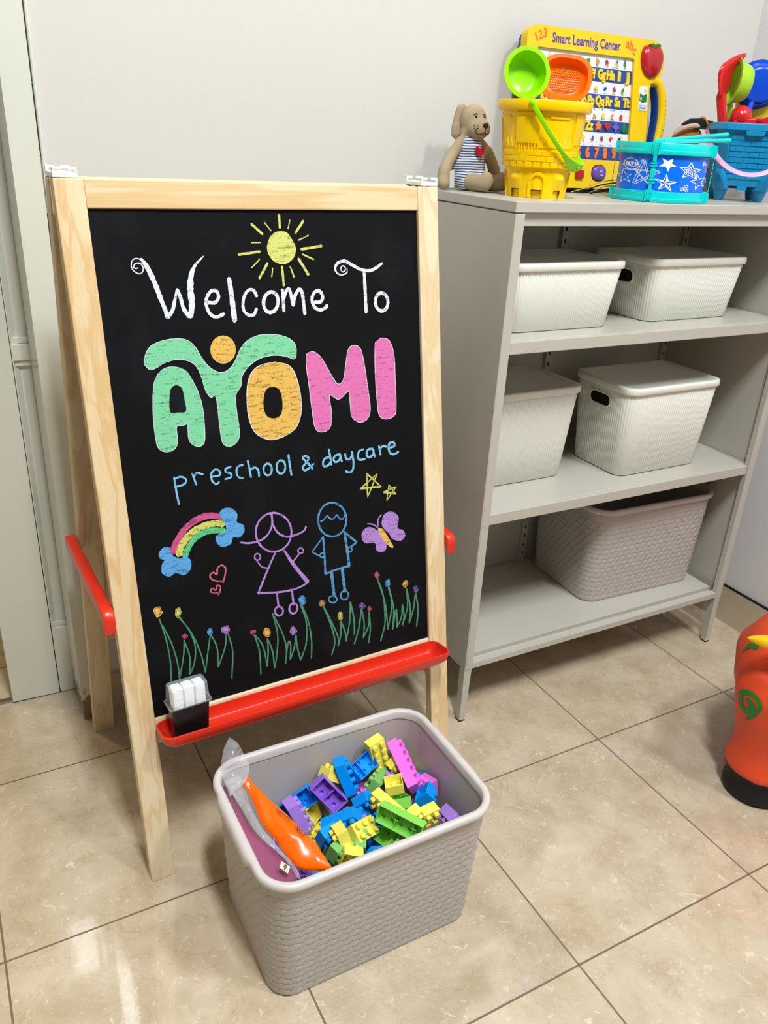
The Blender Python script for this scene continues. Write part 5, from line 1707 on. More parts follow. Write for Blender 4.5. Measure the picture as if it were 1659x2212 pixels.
# striped romper: shell of revolution, stripes in the material
m = bpy.data.materials.new('striped_jersey')
m.use_nodes = True
nt = m.node_tree
b = nt.nodes['Principled BSDF']
tc = N(nt, 'ShaderNodeTexCoord')
sx_ = N(nt, 'ShaderNodeSeparateXYZ')
nt.links.new(tc.outputs['Object'], sx_.inputs[0])
nz2 = N(nt, 'ShaderNodeTexNoise')
nz2.inputs['Scale'].default_value = 30
nt.links.new(tc.outputs['Object'], nz2.inputs['Vector'])
a1 = N(nt, 'ShaderNodeMath', operation='MULTIPLY_ADD')
a1.inputs[1].default_value = 0.004
nt.links.new(nz2.outputs['Fac'], a1.inputs[0])
nt.links.new(sx_.outputs['Z'], a1.inputs[2])
a2 = N(nt, 'ShaderNodeMath', operation='MULTIPLY')
a2.inputs[1].default_value = 2 * pi / 0.0046
nt.links.new(a1.outputs[0], a2.inputs[0])
a3 = N(nt, 'ShaderNodeMath', operation='SINE')
nt.links.new(a2.outputs[0], a3.inputs[0])
cr = N(nt, 'ShaderNodeValToRGB')
cr.color_ramp.interpolation = 'CONSTANT'
cr.color_ramp.elements[0].color = (*lin((62, 84, 134)), 1)
cr.color_ramp.elements[1].position = 0.42
cr.color_ramp.elements[1].color = (*lin((226, 228, 232)), 1)
mr = N(nt, 'ShaderNodeMapRange')
mr.inputs['From Min'].default_value = -1
mr.inputs['From Max'].default_value = 1
nt.links.new(a3.outputs[0], mr.inputs['Value'])
nt.links.new(mr.outputs['Result'], cr.inputs['Fac'])
nt.links.new(cr.outputs['Color'], b.inputs['Base Color'])
b.inputs['Roughness'].default_value = 0.9
M_STRIPE = m


def romper(g):
    g.ball((0, 0.001, 0.042), (0.0375, 0.0295, 0.0405))
    g.tube(catmull([(0, 0.001, 0.03), (0, 0.0, 0.06), (0, 0, 0.084), (0, 0, 0.0965)], 5), [0.030] * 5 + [0.027] * 5 + [0.022] * 5 + [0.0165], 18)
    for s in (-1, 1):
        g.tube(catmull([(s * 0.014, -0.004, 0.020), (s * 0.0175 + 0.002, -0.020, 0.0185), (s * 0.018 + 0.005, -0.032, 0.0180)], 5), 0.0180, 14)


soft('romper', M_STRIPE, DOG, romper, 0.0026, 3, 'blue and white striped romper')
# red heart on the chest
hpts = []
for k in range(28):
    a = 2 * pi * k / 28
    hpts.append((16 * sin(a) ** 3 / 17, (13 * cos(a) - 5 * cos(2 * a) - 2 * cos(3 * a) - cos(4 * a)) / 17))
hs = 0.0120
loops = []
for z in (0.0, 0.0012):
    loops.append([(x * hs + 0.006, -0.0295 - z - 0.0012 + 0.10 * abs(y * hs) * 0 + (y * hs) * 0.22 + (x * hs) ** 2 * 9, 0.071 + y * hs) for x, y in hpts])
G().loft(loops).build('heart_patch', mat('red_felt', (170, 22, 38), 0.85, 0.2), DOG, smooth=True, label='red felt heart')
# face stitched in brown
M_BRN = mat('brown_thread', (48, 32, 26), 0.7, 0.3)
g = G()
g.ball((0.008, -0.0395, 0.1165), (0.0062, 0.0035, 0.0045), 14, 8)
g.build('nose', M_BRN, DOG, smooth=True)
g = G()


def onface(x, z):
    """Point on the front of the head."""
    c = Vector((0.006, -0.017, 0.111))
    dx, dz = (x - c.x) / 0.0245, (z - c.z) / 0.0205
    q = 1 - dx * dx - dz * dz
    y1_ = c.y - 0.0225 * math.sqrt(max(q, 0.0))
    dx, dz = (x - 0.004) / 0.027, (z - 0.124) / 0.0305
    q2 = 1 - dx * dx - dz * dz
    y2_ = -0.0265 * math.sqrt(max(q2, 0.0))
    return (x, min(y1_ if q > 0 else 9, y2_ if q2 > 0 else 9) - 0.0004, z)


for path in ([(0.008, 0.112), (0.0075, 0.106), (0.004, 0.1015), (-0.004, 0.1005), (-0.0095, 0.104), (-0.0095, 0.109), (-0.0065, 0.1115)], [(0.0075, 0.106), (0.011, 0.1015), (0.0175, 0.1015), (0.022, 0.105)]):
    g.tube([onface(x, z) for x, z in [tuple(p) for p in catmull(path, 5)]], 0.00075, 6)
for x, z in ((-0.0125, 0.111), (-0.0125, 0.1155), (-0.007, 0.116), (0.019, 0.114)):
    g.ball(onface(x, z), 0.0009, 8, 6)
g.build('stitched_mouth', M_BRN, DOG, smooth=True)
for s in (-1, 1):
    g = G()
    x = 0.004 + s * 0.0095
    g.ball(onface(x, 0.131), (0.0024, 0.0016, 0.0022), 10, 8)
    g.tube([onface(x - 0.004, 0.134), onface(x, 0.1365), onface(x + 0.003, 0.1355)], 0.0006, 6)
    g.build('eye', M_BRN, DOG, smooth=True)
g = G()
g.hexa([(x - 0.004, y - 0.026, z) for x, y, z in [(-0.046, 0.006, 0.004), (-0.034, 0.008, 0.004), (-0.034, 0.0088, 0.004), (-0.046, 0.0068, 0.004), (-0.052, 0.000, 0.034), (-0.040, 0.003, 0.036), (-0.040, 0.0038, 0.036), (-0.052, 0.0008, 0.034)]])
g.build('care_tag', M_WHITE, DOG, label='white fabric care tag')

# ------------------------------------------------ electronic learning board
LB0 = thing('learning_board', 'yellow electronic alphabet board leaning on the wall behind the yellow bucket', 'learning toy', (0.13, 0.4925, ZT), rot=(-0.125, 0, 0))
M_LY = mat('learning_board_yellow', (238, 196, 10), 0.3, 0.5, 0.02, 8)
M_LB = mat('learning_board_blue', (26, 66, 146), 0.3, 0.5, 0.02, 8)


def LBp(x, z, d=0.0):
    """Board face: world x, height z above the top; d out of the face. Returned in thing space."""
    return (x - 0.13, -0.050 - d, z - ZT)


XL, XRr, ZBt, ZTp = -0.046, 0.289, 1.1035, 1.3985


def rpoly(P, r, n=6):
    """Round the corners of a polygon."""
    out = []
    for i in range(len(P)):
        a, b_, c = Vector(P[i - 1]), Vector(P[i]), Vector(P[(i + 1) % len(P)])
        rr = r[i] if isinstance(r, (list, tuple)) else r
        u, v = (a - b_).normalized(), (c - b_).normalized()
        p0, p1 = b_ + u * rr, b_ + v * rr
        for k in range(n + 1):
            t = k / n
            out.append(tuple((1 - t) ** 2 * p0 + 2 * t * (1 - t) * b_ + t * t * p1))
    return out


def slab(outline, d0, d1, ch=0.003, holes=None):
    """Extruded outline with a chamfered front edge, in board space."""
    c = (sum(p[0] for p in outline) / len(outline), sum(p[1] for p in outline) / len(outline))

    def shr(e):
        return [(p[0] + (c[0] - p[0]) * e, p[1] + (c[1] - p[1]) * e) for p in outline]
    e = ch / max(max(abs(p[0] - c[0]) for p in outline), 1e-6)
    g = G()
    loops = [[LBp(x, z, d0) for x, z in outline], [LBp(x, z, d1 - ch) for x, z in outline], [LBp(x, z, d1) for x, z in shr(e)]]
    g.loft(loops, True, True)
    return g


body = rpoly([(XL, ZBt), (XRr, ZBt), (XRr, 1.316), (XRr + 0.036, 1.316), (XRr + 0.036, 1.3995), (XL, ZTp)], [0.02, 0.02, 0.006, 0.045, 0.045, 0.028], 8)
g = slab([(max(x, XL + 0.030 if z < 1.35 else XL + 0.014) if z < 1.39 else x + 0.010, z) for x, z in [(0.142 + (x - 0.142) * 0.93, 1.253 + (z - 1.253) * 0.985) for x, z in body]], -0.046, -0.020, 0.002)
g.build('back_shell', M_LB, LB0, smooth=True, angle=30, label='blue back shell')
# front frame with a window
win = rpoly([(-0.0200, 1.1605), (0.2440, 1.1605), (0.2385, 1.3603), (-0.0200, 1.3603)], 0.006, 4)
V2, F2 = fill2d([body, win])
g = G()
n2 = len(V2)
g.add([LBp(x, z, 0.0) for x, z in V2], F2)
for L_, flip in ((body, 1), (win, -1)):
    g.loft([[LBp(x, z, 0.0) for x, z in L_], [LBp(x, z, -0.020 if flip > 0 else -0.006) for x, z in L_]], False, False)
frame = g.build('front_frame', M_LY, LB0)
bevel(frame, 0.0022, 3, 50)
# carry handle
hp = [(0.300, 1.326), (0.320, 1.318), (0.332, 1.296), (0.3370, 1.268), (0.3360, 1.240), (0.3300, 1.205), (0.3180, 1.168), (0.3020, 1.140), (0.283, 1.130)]
P = [Vector(LBp(x, z, -0.013)) for x, z in [tuple(q) for q in catmull(hp, 6)]]
g = strap(P, lambda t: 0.021, 0.030, Vector((1, 0, 0.0)))
hd = g.build('carry_handle', M_LY, LB0, smooth=True, angle=50)
P2 = [Vector(LBp(x - 0.012, z, -0.016)) for x, z in [tuple(q) for q in catmull(hp[1:-1], 6)]]
g = strap(P2, lambda t: 0.006, 0.020, Vector((1, 0, 0.0)))
g.build('handle_lining', M_LB, hd, smooth=True, angle=50, label='dark blue inner lining')
g = G()
for k in range(11):
    x, z = catmull(hp, 6)[14 + k * 2 // 1 if 14 + k * 2 < len(catmull(hp, 6)) else -1]
    g.ball(LBp(x + 0.003, z, 0.0025), (0.0015, 0.0012, 0.0015), 8, 6)
mk('grip_nub', g.V, g.F, M_LY, hd, smooth=True)
# window: white picture strips and blue letter strips
M_WS = mat('picture_strip_white', (226, 226, 230), 0.4)
M_BS = mat('letter_strip_blue', (24, 70, 150), 0.35, 0.5, 0.03)
rows = [('w', 1.366, 1.3215), ('b', 1.3215, 1.2835), ('w', 1.2835, 1.2450 + 0.0010), ('b', 1.2460, 1.2110 + 0.0), ('w', 1.2110, 1.1790 + 0.0)]
bands = [(1.3603, 1.3370, 'w'), (1.3370, 1.3110, 'b'), (1.3110, 1.2875, 'w'), (1.2875, 1.2615, 'b'), (1.2615, 1.2380, 'w'), (1.2380, 1.2150, 'b'), (1.2150, 1.1875, 'w'), (1.1875, 1.1605, 'b')]
ncol = 10


def colx(i):
    return -0.0089 + i * 0.02523


def keyx(i):
    return 0.0065 + i * 0.0246


strips = []
for z1_, z0_, c in bands:
    g = G()
    g.hexa([LBp(-0.020, z0_, -0.0062), LBp(0.244, z0_, -0.0062), LBp(0.244, z0_, -0.0085), LBp(-0.020, z0_, -0.0085), LBp(-0.020, z1_, -0.0062), LBp(0.244, z1_, -0.0062), LBp(0.244, z1_, -0.0085), LBp(-0.020, z1_, -0.0085)])
    strips.append(g.build('picture_strip' if c == 'w' else 'letter_strip', M_WS if c == 'w' else M_BS, LB0, label='white strip of small pictures' if c == 'w' else 'blue strip of raised keys'))


def put_text(g, s, size, x, z, d, ext=0.0, bev=0.0, off=0.0, rot=0.0, shear=0.0, sp=1.0, slope=0.0, sxx=1.0):
    V, F = textmesh(s, size, ext, bev, off, shear, sp)
    ca, sa = cos(rot), sin(rot)
    g.add([LBp(x + (v[0] * sxx * ca - v[1] * sa), z + (v[0] * sxx * sa + v[1] * ca), d + v[2]) for v in V], F)


M_KEY = mat('key_yellow', (246, 204, 40), 0.35, 0.5, 0.02)
M_KO = mat('key_orange', (240, 122, 30), 0.35, 0.5, 0.02)
K_COL = {'orange': M_KO, 'red': mat('key_red', (186, 30, 40), 0.35), 'purple': mat('key_purple', (116, 84, 180), 0.35), 'green': mat('key_green', (16, 120, 60), 0.35)}
let = [['Aa', 'Bb', 'Cc', 'Dd', 'Ee', 'Ff', 'Gg', 'Hh', 'Ii', 'Jj'], ['Kk', 'Ll', 'Mm', 'Nn', 'Oo', 'Pp', 'Qq', 'Rr', 'Ss', 'Tt'], ['Uu', 'Vv', 'Ww', 'Xx', 'Yy', 'Zz', None, None, None, None],
       ['1', '2', '3', '4', '5', '6', '7', '8', '9', '10']]
for r_, bi in enumerate((1, 3, 5, 7)):
    z1_, z0_, _ = bands[bi]
    zc_ = (z1_ + z0_) / 2
    for i, s in enumerate(let[r_]):
        g = G()
        if s:
            put_text(g, s, 0.0245 if r_ < 3 else 0.027, keyx(i), zc_ - 0.0005, -0.0058, 0.0022, 0.0004, 0.0008 if len(s) > 1 else 0.0012, 0, 0, 0.98, 0, 0.74)
            mk('raised_key', g.V, g.F, M_KEY if r_ < 3 else M_KO, strips[bi])
        else:
            q = i - 6
            if q == 0:
                S_ = [(0.0098 * (1 if k % 2 == 0 else 0.62) * sin(2 * pi * k / 10), 0.0098 * (1 if k % 2 == 0 else 0.62) * cos(2 * pi * k / 10)) for k in range(10)]
            elif q == 1:
                S_ = [(x * 0.0092, y * 0.0092 + 0.001) for x, y in hpts]
            elif q == 2:
                S_ = [(0.0072 * (1 + 0.32 * cos(4 * a)) * sin(a), 0.0098 * (1 + 0.32 * cos(4 * a)) * 0.82 * cos(a)) for a in [2 * pi * k / 32 for k in range(32)]]
            else:
                S_ = [(0, 0.0095), (0.0045, 0.003), (0.0075, -0.006), (0.005, -0.009), (-0.005, -0.009), (-0.0075, -0.006), (-0.0045, 0.003)]
            S_ = [tuple(p) for p in catmull(S_, 3, True)]
            loops = [[LBp(keyx(i) + x * f, zc_ + y * f, d) for x, y in S_] for f, d in ((1, -0.0062), (1, -0.003), (0.9, -0.0022))]
            g.loft(loops)
            mk('raised_key', g.V, g.F, list(K_COL.values())[q], strips[bi], smooth=True, angle=40)
# tiny pictures with captions on the white strips
PC = [mat('print_%d' % k, c, 0.5) for k, c in enumerate(((190, 30, 50), (40, 40, 50), (226, 140, 30), (90, 90, 96), (228, 120, 176), (60, 130, 60), (200, 140, 70), (150, 60, 90), (232, 200, 60), (84, 74, 150), (50, 80, 150)))]
words = [['apple', 'bee', 'cat', 'dog', 'elephant', 'frog', 'goat', 'horn', 'ice cream', 'jar'], ['key', 'lion', 'moon', 'nest', 'octopus', 'pig', 'queen', 'ruler', 'ship', 'tuba'],
         ['up', 'van', 'web', 'box', 'yarn', 'zebra', 'star', 'heart', 'flower', 'tree'], ['do', 're', 'mi', 'fa', 'sol', 'la', 'si', 'tempo', 'song', 'play']]
sh = random.Random(3)
pcols = [[0, 8, 2, 3, 4, 5, 6, 7, 8, 5], [1, 2, 8, 6, 4, 4, 8, 10, 0, 5], [2, 0, 3, 6, 7, 2, 6, 8, 2, 0], [0, 2, 8, 5, 10, 8, 9, 7, 0, 1]]
for r_, bi in enumerate((0, 2, 4, 6)):
    z1_, z0_, _ = bands[bi]
    for i in range(ncol):
        g = G()
        cols_ = []
        cx_ = colx(i)
        cz_ = z1_ - 0.0125 - (0.003 if r_ == 2 else 0)
        ss = 0.0078 if r_ == 0 else 0.0070
        for q in range(4):
            col = pcols[r_][i] if q == 0 else sh.choice((pcols[r_][i], 2, 8, 10, 6, 5, 1))
            if col not in cols_:
                cols_.append(col)
            g.cur = cols_.index(col)
            aw, ah = ((sh.uniform(.45, .8), sh.uniform(.6, 1.0)), (sh.uniform(.3, .55), sh.uniform(.2, .5)), (sh.uniform(.12, .25), sh.uniform(.4, .7)), (sh.uniform(.1, .3), sh.uniform(.1, .25)))[q]
            an = sh.uniform(0, 2 * pi)
            ox, oz = (0, 0) if q == 0 else (0.62 * ss * cos(an), 0.75 * ss * sin(an))
            nn_ = (8, 3, 4, 6)[q] if sh.random() < .6 else 7
            ph_ = sh.uniform(0, 6)
            L_ = [(ss * aw * (0.8 + 0.2 * sh.random()) * cos(2 * pi * k / nn_ + ph_), ss * ah * (0.8 + 0.2 * sh.random()) * sin(2 * pi * k / nn_ + ph_)) for k in range(nn_)]
            if nn_ > 4:
                L_ = [tuple(p) for p in catmull(L_, 4, True)]
            g.add([LBp(cx_ + ox + x, cz_ + oz + y, -0.0060 + 0.0001 * q) for x, y in L_], [tuple(range(len(L_)))])
        if 1 not in cols_:
            cols_.append(1)
        g.cur = cols_.index(1)
        put_text(g, words[r_][i], 0.0048, cx_, z0_ + 0.0030, -0.0060)
        if r_ == 2:
            put_text(g, words[(r_ + 1) % 3][i], 0.0036, cx_, z1_ - 0.0026, -0.0060)
        mk('picture', g.V, g.F, [PC[c] for c in cols_], strips[bi], mi=g.M)
# lettering on the frame
M_PUR = mat('print_purple', (84, 62, 160), 0.4)
M_ORP = mat('print_orange_red', (232, 96, 40), 0.4)
g = G()
put_text(g, 'Smart Learning Center', 0.0250, 0.1060, 1.3785, 0.0005, off=0.0006, sp=1.04, sxx=0.745)
g.build('title_lettering', M_PUR, frame)
for chars in ((('1', -0.0230, 1.3755, 0.5), ('2', -0.0135, 1.3805, 0.25), ('3', -0.0025, 1.3845, 0.05)), (('a', 0.2165, 1.3850, 0.0), ('b', 0.2270, 1.3820, -0.15), ('c', 0.2365, 1.3745, -0.35))):
    g = G()
    for s, x, z, r in chars:
        put_text(g, s, 0.022 if s.isdigit() else 0.024, x, z, 0.0005, off=0.0003, rot=r)
    g.build('corner_lettering', M_ORP, frame)
# big apple button
S_ = [(0.0, 0.0290), (0.012, 0.0320), (0.0240, 0.0265), (0.0310, 0.010), (0.0290, -0.010), (0.0200, -0.0270), (0.008, -0.0340), (-0.004, -0.0340), (-0.0180, -0.0270), (-0.0280, -0.010), (-0.0300, 0.010), (-0.0240, 0.0265), (-0.012, 0.0315)]
S_ = [tuple(p) for p in catmull(S_, 4, True)]
loops = [[LBp(0.2850 + x * f, 1.3590 + y * f * 0.93, d) for x, y in S_] for f, d in ((1.0, 0.0005), (0.97, 0.006), (0.85, 0.0100), (0.6, 0.0128), (0.25, 0.0138))]
ap = G().loft(loops).build('apple_button', mat('apple_red', (176, 26, 34), 0.18, 0.6, 0.05), LB0, smooth=True, angle=70, label='big red apple-shaped button')
S_ = [tuple(p) for p in catmull([(-0.015, 0.031), (-0.006, 0.0335), (0.0, 0.030), (0.007, 0.0340), (0.016, 0.0310), (0.010, 0.0265), (0.0, 0.0245), (-0.010, 0.0265)], 3, True)]
G().loft([[LBp(0.2850 + x, 1.3565 + y, d) for x, y in S_] for d in (0.0035, 0.0110)]).build('apple_leaf', mat('leaf_green', (54, 92, 40), 0.35), ap, label='green leaf')
# maker's sticker: open book under a sun
st = rpoly([(0.2587, 1.2625), (0.2832, 1.2625), (0.2832, 1.3100), (0.2587, 1.3100)], 0.0035, 4)
stk = G().loft([[LBp(x, z, d) for x, z in st] for d in (0.0002, 0.0009)]).build('sticker', M_WS, LB0, label='white sticker with green book and sun')
M_GB = mat('print_green', (0, 120, 72), 0.4)
g = G()
g.add([LBp(x, z, 0.0012) for x, z in ((0.2607, 1.2955), (0.2652, 1.2945), (0.2707, 1.2915), (0.2762, 1.2945), (0.2812, 1.2965), (0.2812, 1.2800), (0.2762, 1.2790), (0.2707, 1.2770), (0.2652, 1.2795), (0.2607, 1.2810))], [tuple(range(10))])
g.build('printed_book', M_GB, stk)
g = G()
L_ = [(0.2752 + 0.0042 * (1 if k % 2 else 0.7) * cos(k * pi / 10), 1.3010 + 0.0042 * (1 if k % 2 else 0.7) * sin(k * pi / 10)) for k in range(20)]
g.add([LBp(x, z, 0.0012) for x, z in L_], [tuple(range(20))])
L_ = [(0.2647 + 0.0024 * cos(k * pi / 8), 1.2855 + 0.0036 * sin(k * pi / 8)) for k in range(16)]
g.add([LBp(x, z, 0.0014) for x, z in L_], [tuple(range(16))])
g.build('printed_sun', PC[8], stk)
g = G()
put_text(g, 'THE LEARNING', 0.0036, 0.2710, 1.2720, 0.0012, sxx=0.9)
put_text(g, 'JOURNEY', 0.0050, 0.2710, 1.2672, 0.0012, off=0.0001)
g.build('printed_words', PC[10], stk)
# lower buttons
loops = [[LBp(0.160 + x * f, 1.1346 + z * f, d) for x, z in [(0.0185 * math.copysign(abs(cos(a)) ** 0.8, cos(a)), 0.0145 * math.copysign(abs(sin(a)) ** 0.8, sin(a))) for a in [2 * pi * k / 32 for k in range(32)]]]
         for f, d in ((1, 0.0), (0.97, 0.004), (0.85, 0.006), (0.4, 0.0066))]
pb = G().loft(loops).build('repeat_button', mat('button_purple', (104, 76, 160), 0.3), LB0, smooth=True, angle=60, label='purple oval button')
g = G()
pa = [(0.1625 + 0.0042 * cos(a), 1.1336 + 0.0048 * sin(a)) for a in np.linspace(2.2, -2.6, 16)]
g.tube([LBp(x, z, 0.0072) for x, z in pa], 0.0006, 6)
q0, q1 = pa[0], pa[1]
g.add([LBp(q0[0] - 0.0028, q0[1] - 0.0004, 0.0074), LBp(q0[0] + 0.0012, q0[1] + 0.0026, 0.0074), LBp(q0[0] + 0.0014, q0[1] - 0.0026, 0.0074)], [(0, 1, 2)])
mk('arrow_mark', g.V, g.F, M_WS, pb)
ol = [(0.160 + 0.0205 * math.copysign(abs(cos(a)) ** 0.8, cos(a)), 1.1346 + 0.0165 * math.copysign(abs(sin(a)) ** 0.8, sin(a))) for a in [2 * pi * k / 32 for k in range(32)]]
G().loft([[LBp(x, z, d) for x, z in ol] for d in (0.0001, 0.0006)]).build('button_recess', mat('recess_dark', (70, 20, 40), 0.5), LB0, smooth=True)
g = G()
g.hexa([LBp(0.0945, 1.122, 0.0), LBp(0.1155, 1.122, 0.0), LBp(0.1155, 1.122, 0.006), LBp(0.0945, 1.122, 0.006), LBp(0.0945, 1.139, 0.0), LBp(0.1155, 1.139, 0.0), LBp(0.1155, 1.139, 0.006), LBp(0.0945, 1.139, 0.006)])
bevel(g.build('slide_switch', mat('switch_red', (186, 24, 34), 0.3), LB0, label='red slide switch'), 0.002, 2)
g = G()
g.hexa([LBp(-0.048 + 0.02, ZBt - 0.0031, -0.040), LBp(XRr - 0.02, ZBt - 0.0031, -0.040), LBp(XRr - 0.02, ZBt - 0.0031, -0.004), LBp(-0.048 + 0.02, ZBt - 0.0031, -0.004),
        LBp(-0.048 + 0.02, ZBt + 0.001, -0.040), LBp(XRr - 0.02, ZBt + 0.001, -0.040), LBp(XRr - 0.02, ZBt + 0.001, -0.004), LBp(-0.048 + 0.02, ZBt + 0.001, -0.004)])
g.build('foot_strip', M_PAD, LB0)

# ------------------------------------------------ toy drum
DRX, DRY = 0.158, 0.266
DRUM = thing('toy_drum', 'turquoise and blue toy drum with white stars at the front of the cabinet top', 'drum', (DRX, DRY, ZT))
M_TURQ = mat('drum_turquoise', (0, 208, 206), 0.28, 0.4, 0.02, 10)
M_DBLU = mat('drum_blue_print', (0, 112, 250), 0.22, 0.4, 0.02, 10)
M_STAR = mat('drum_print_white', (238, 244, 250), 0.4)
RS = 0.0832
ZD0, ZD1 = 0.0, 0.1035


def Dp(th, r, z):
    return (r * cos(th), r * sin(th), z)


g = G().lathe([(RS - 0.002, 0.004), (RS, 0.006), (RS, 0.099), (RS - 0.002, 0.100)], (0, 0, 0), 96, True, True)
shell = g.build('shell', M_DBLU, DRUM, smooth=True, angle=40)
g = G().lathe([(RS - 0.004, 0.0), (RS + 0.0055, 0.0), (RS + 0.0065, 0.0015), (RS + 0.0065, 0.0065), (RS + 0.0035, 0.0075), (RS + 0.0030, 0.0185), (RS + 0.0012, 0.0195), (RS + 0.0004, 0.0195)], (0, 0, 0), 96, True, False)
g.build('lower_hoop', M_TURQ, DRUM, smooth=True, angle=35)
g = G().lathe([(RS + 0.0004, 0.0835), (RS + 0.0012, 0.0830), (RS + 0.0062, 0.0835), (RS + 0.0068, 0.0850), (RS + 0.0062, 0.0900), (RS + 0.0035, 0.0910), (RS + 0.0030, 0.1020), (RS + 0.0020, 0.1035), (RS - 0.0020, 0.1035), (RS - 0.0030, 0.1000)], (0, 0, 0), 96, False, False)
g.build('upper_hoop', M_TURQ, DRUM, smooth=True, angle=35)
G().lathe([(RS - 0.003, 0.0998), (RS - 0.006, 0.1006), (0.002, 0.1006)], (0, 0, 0), 64, False, True).build('drum_head', mat('drum_skin', (226, 238, 238), 0.4), DRUM, smooth=True)
for q, a in enumerate((214, 304, 34, 124)):
    th = radians(a)
    T = (lambda th: (lambda x, y, z: (cos(th) * (RS + y) - sin(th) * x, sin(th) * (RS + y) + cos(th) * x, z)))(th)
    g = G()
    for z0, z1, w, d in ((0.0, 0.0215, 0.0075, 0.0098), (0.0815, 0.1045, 0.0075, 0.0098)):
        g.box(-w, w, 0.001, d - 0.002, z0 + 0.0005, z1, T)
    for x in (-0.0068, 0.0048):
        for z0, z1 in ((0.001, 0.0195), (0.083, 0.1035)):
            g.box(x, x + 0.0020, 0.006, 0.0125, z0, z1, T)
    if q % 2 == 0:
        # strut with knuckles
        g.hexa([T(-0.0055, 0.0062, 0.004), T(0.0055, 0.0062, 0.004), T(0.0055, 0.0105, 0.004), T(-0.0055, 0.0105, 0.004), T(-0.0022, 0.0062, 0.030), T(0.0022, 0.0062, 0.030), T(0.0022, 0.0095, 0.030), T(-0.0022, 0.0095, 0.030)])
        g.box(-0.0032, 0.0032, 0.0012, 0.0075, 0.028, 0.078, T)
        for z in (0.033, 0.0375, 0.062, 0.0665):
            g.box(-0.0062, 0.0062, 0.001, 0.0090, z, z + 0.0028, T)
        g.box(-0.0042, 0.0042, 0.001, 0.0085, 0.043, 0.058, T)
        g.hexa([T(-0.0026, 0.005, 0.070), T(0.0026, 0.005, 0.070), T(0.0026, 0.0095, 0.070), T(-0.0026, 0.0095, 0.070), T(-0.0055, 0.0062, 0.100), T(0.0055, 0.0062, 0.100), T(0.0055, 0.0110, 0.100), T(-0.0055, 0.0110, 0.100)])
    bevel(g.build('clamp', M_TURQ, DRUM), 0.0005)
    if q % 2 == 1:
        g = G()
        P = [T(0, 0.010, 0.021)]
        for k in range(1, 15):
            P.append(T((0.0030 if k % 2 else -0.0030) * (1 if 2 < k < 13 else 0.3), 0.0105, 0.021 + 0.061 * k / 15))
        P.append(T(0, 0.010, 0.082))
        g.tube(P, 0.0007, 6)
        g.build('tension_cord', M_TURQ, DRUM, smooth=True)


# white print wrapped round the shell; laid out in a flat unrolled frame (X across, Y down), then bent onto the cylinder
def wrap(X, Y, lift=0.0004):
    xc = 775 - (Y - 1130) * 0.155
    ph = math.asin(max(-0.995, min(0.995, (X - xc) / 400)))
    z = 0.0800 - (Y - 1135 - 26 * (cos(ph) - 1) * -1) / 385 * 0.0605
    th = radians(224) + ph
    return Dp(th, RS + lift, z)


def wstroke(g, P, w, closed=True):
    P = [np.array(p, float) for p in P]
    n = len(P)
    segs = n if closed else n - 1
    for i in range(segs):
        a, b_ = P[i], P[(i + 1) % n]
        L_ = np.linalg.norm(b_ - a)
        if L_ < 1e-6:
            continue
        t = (b_ - a) / L_
        nn = np.array([-t[1], t[0]]) * w / 2
        a2, b2 = a - t * w * 0.45, b_ + t * w * 0.45
        k = max(1, int(L_ / 14))
        V = []
        for j in range(k + 1):
            p = a2 + (b2 - a2) * j / k
            V += [wrap(*(p + nn), 0.0005 + 0.00002 * (i % 3)), wrap(*(p - nn), 0.0005 + 0.00002 * (i % 3))]
        g.add(V, [(2 * j, 2 * j + 1, 2 * j + 3, 2 * j + 2) for j in range(k)])


def wtri(g, a, b_, c, n=6, lift=0.0005):
    a, b_, c = (np.array(v, float) for v in (a, b_, c))
    V, idx = [], {}
    for i in range(n + 1):
        for j in range(n + 1 - i):
            idx[(i, j)] = len(V)
            V.append(wrap(*(a + (b_ - a) * i / n + (c - a) * j / n), lift))
    F = []
    for i in range(n):
        for j in range(n - i):
            F.append((idx[(i, j)], idx[(i + 1, j)], idx[(i, j + 1)]))
            if i + j < n - 1:
                F.append((idx[(i + 1, j)], idx[(i + 1, j + 1)], idx[(i, j + 1)]))
    g.add(V, F)


def star_pts(cx, cy, R, r=0.40, rot=0.0, sx=1.0):
    return [(cx + sx * R * (1 if k % 2 == 0 else r) * sin(rot + pi * k / 5), cy - R * (1 if k % 2 == 0 else r) * cos(rot + pi * k / 5)) for k in range(10)]


def printed(name, fn):
    g = G()
    fn(g)
    mk(name, g.V, g.F, M_STAR, shell)


def solid(g, S_, c):
    for k in range(10):
        wtri(g, c, S_[k], S_[(k + 1) % 10], 4)


printed('printed_star', lambda g: solid(g, star_pts(806, 1215, 82, 0.42, 0.62), (806, 1215)))
printed('printed_star', lambda g: (wstroke(g, star_pts(996, 1285, 96, 0.46, 0.15), 8), wstroke(g, star_pts(994, 1285, 50, 0.46, 0.15), 7), wstroke(g, star_pts(993, 1286, 20, 0.46, 0.15), 4)))
printed('printed_star', lambda g: wstroke(g, star_pts(412, 1390, 74, 0.40, -0.12), 5))
P5 = [(600, 1180), (650, 1470), (515, 1300), (735, 1300), (498, 1455)]
printed('printed_star', lambda g: [wstroke(g, [(a[0] + dx, a[1] + dy), (b_[0] + dx, b_[1] + dy)], 5, False)
                                   for a, b_ in zip(P5, P5[1:] + P5[:1]) for dx, dy in ((-9, -5), (9, 5))])


def nautical(g):
    S_ = star_pts(782, 1425, 98, 0.36, 0.12)
    wstroke(g, S_, 6)
    for k in range(0, 10, 2):
        wtri(g, (782, 1425), S_[k], S_[(k + 1) % 10], 4)


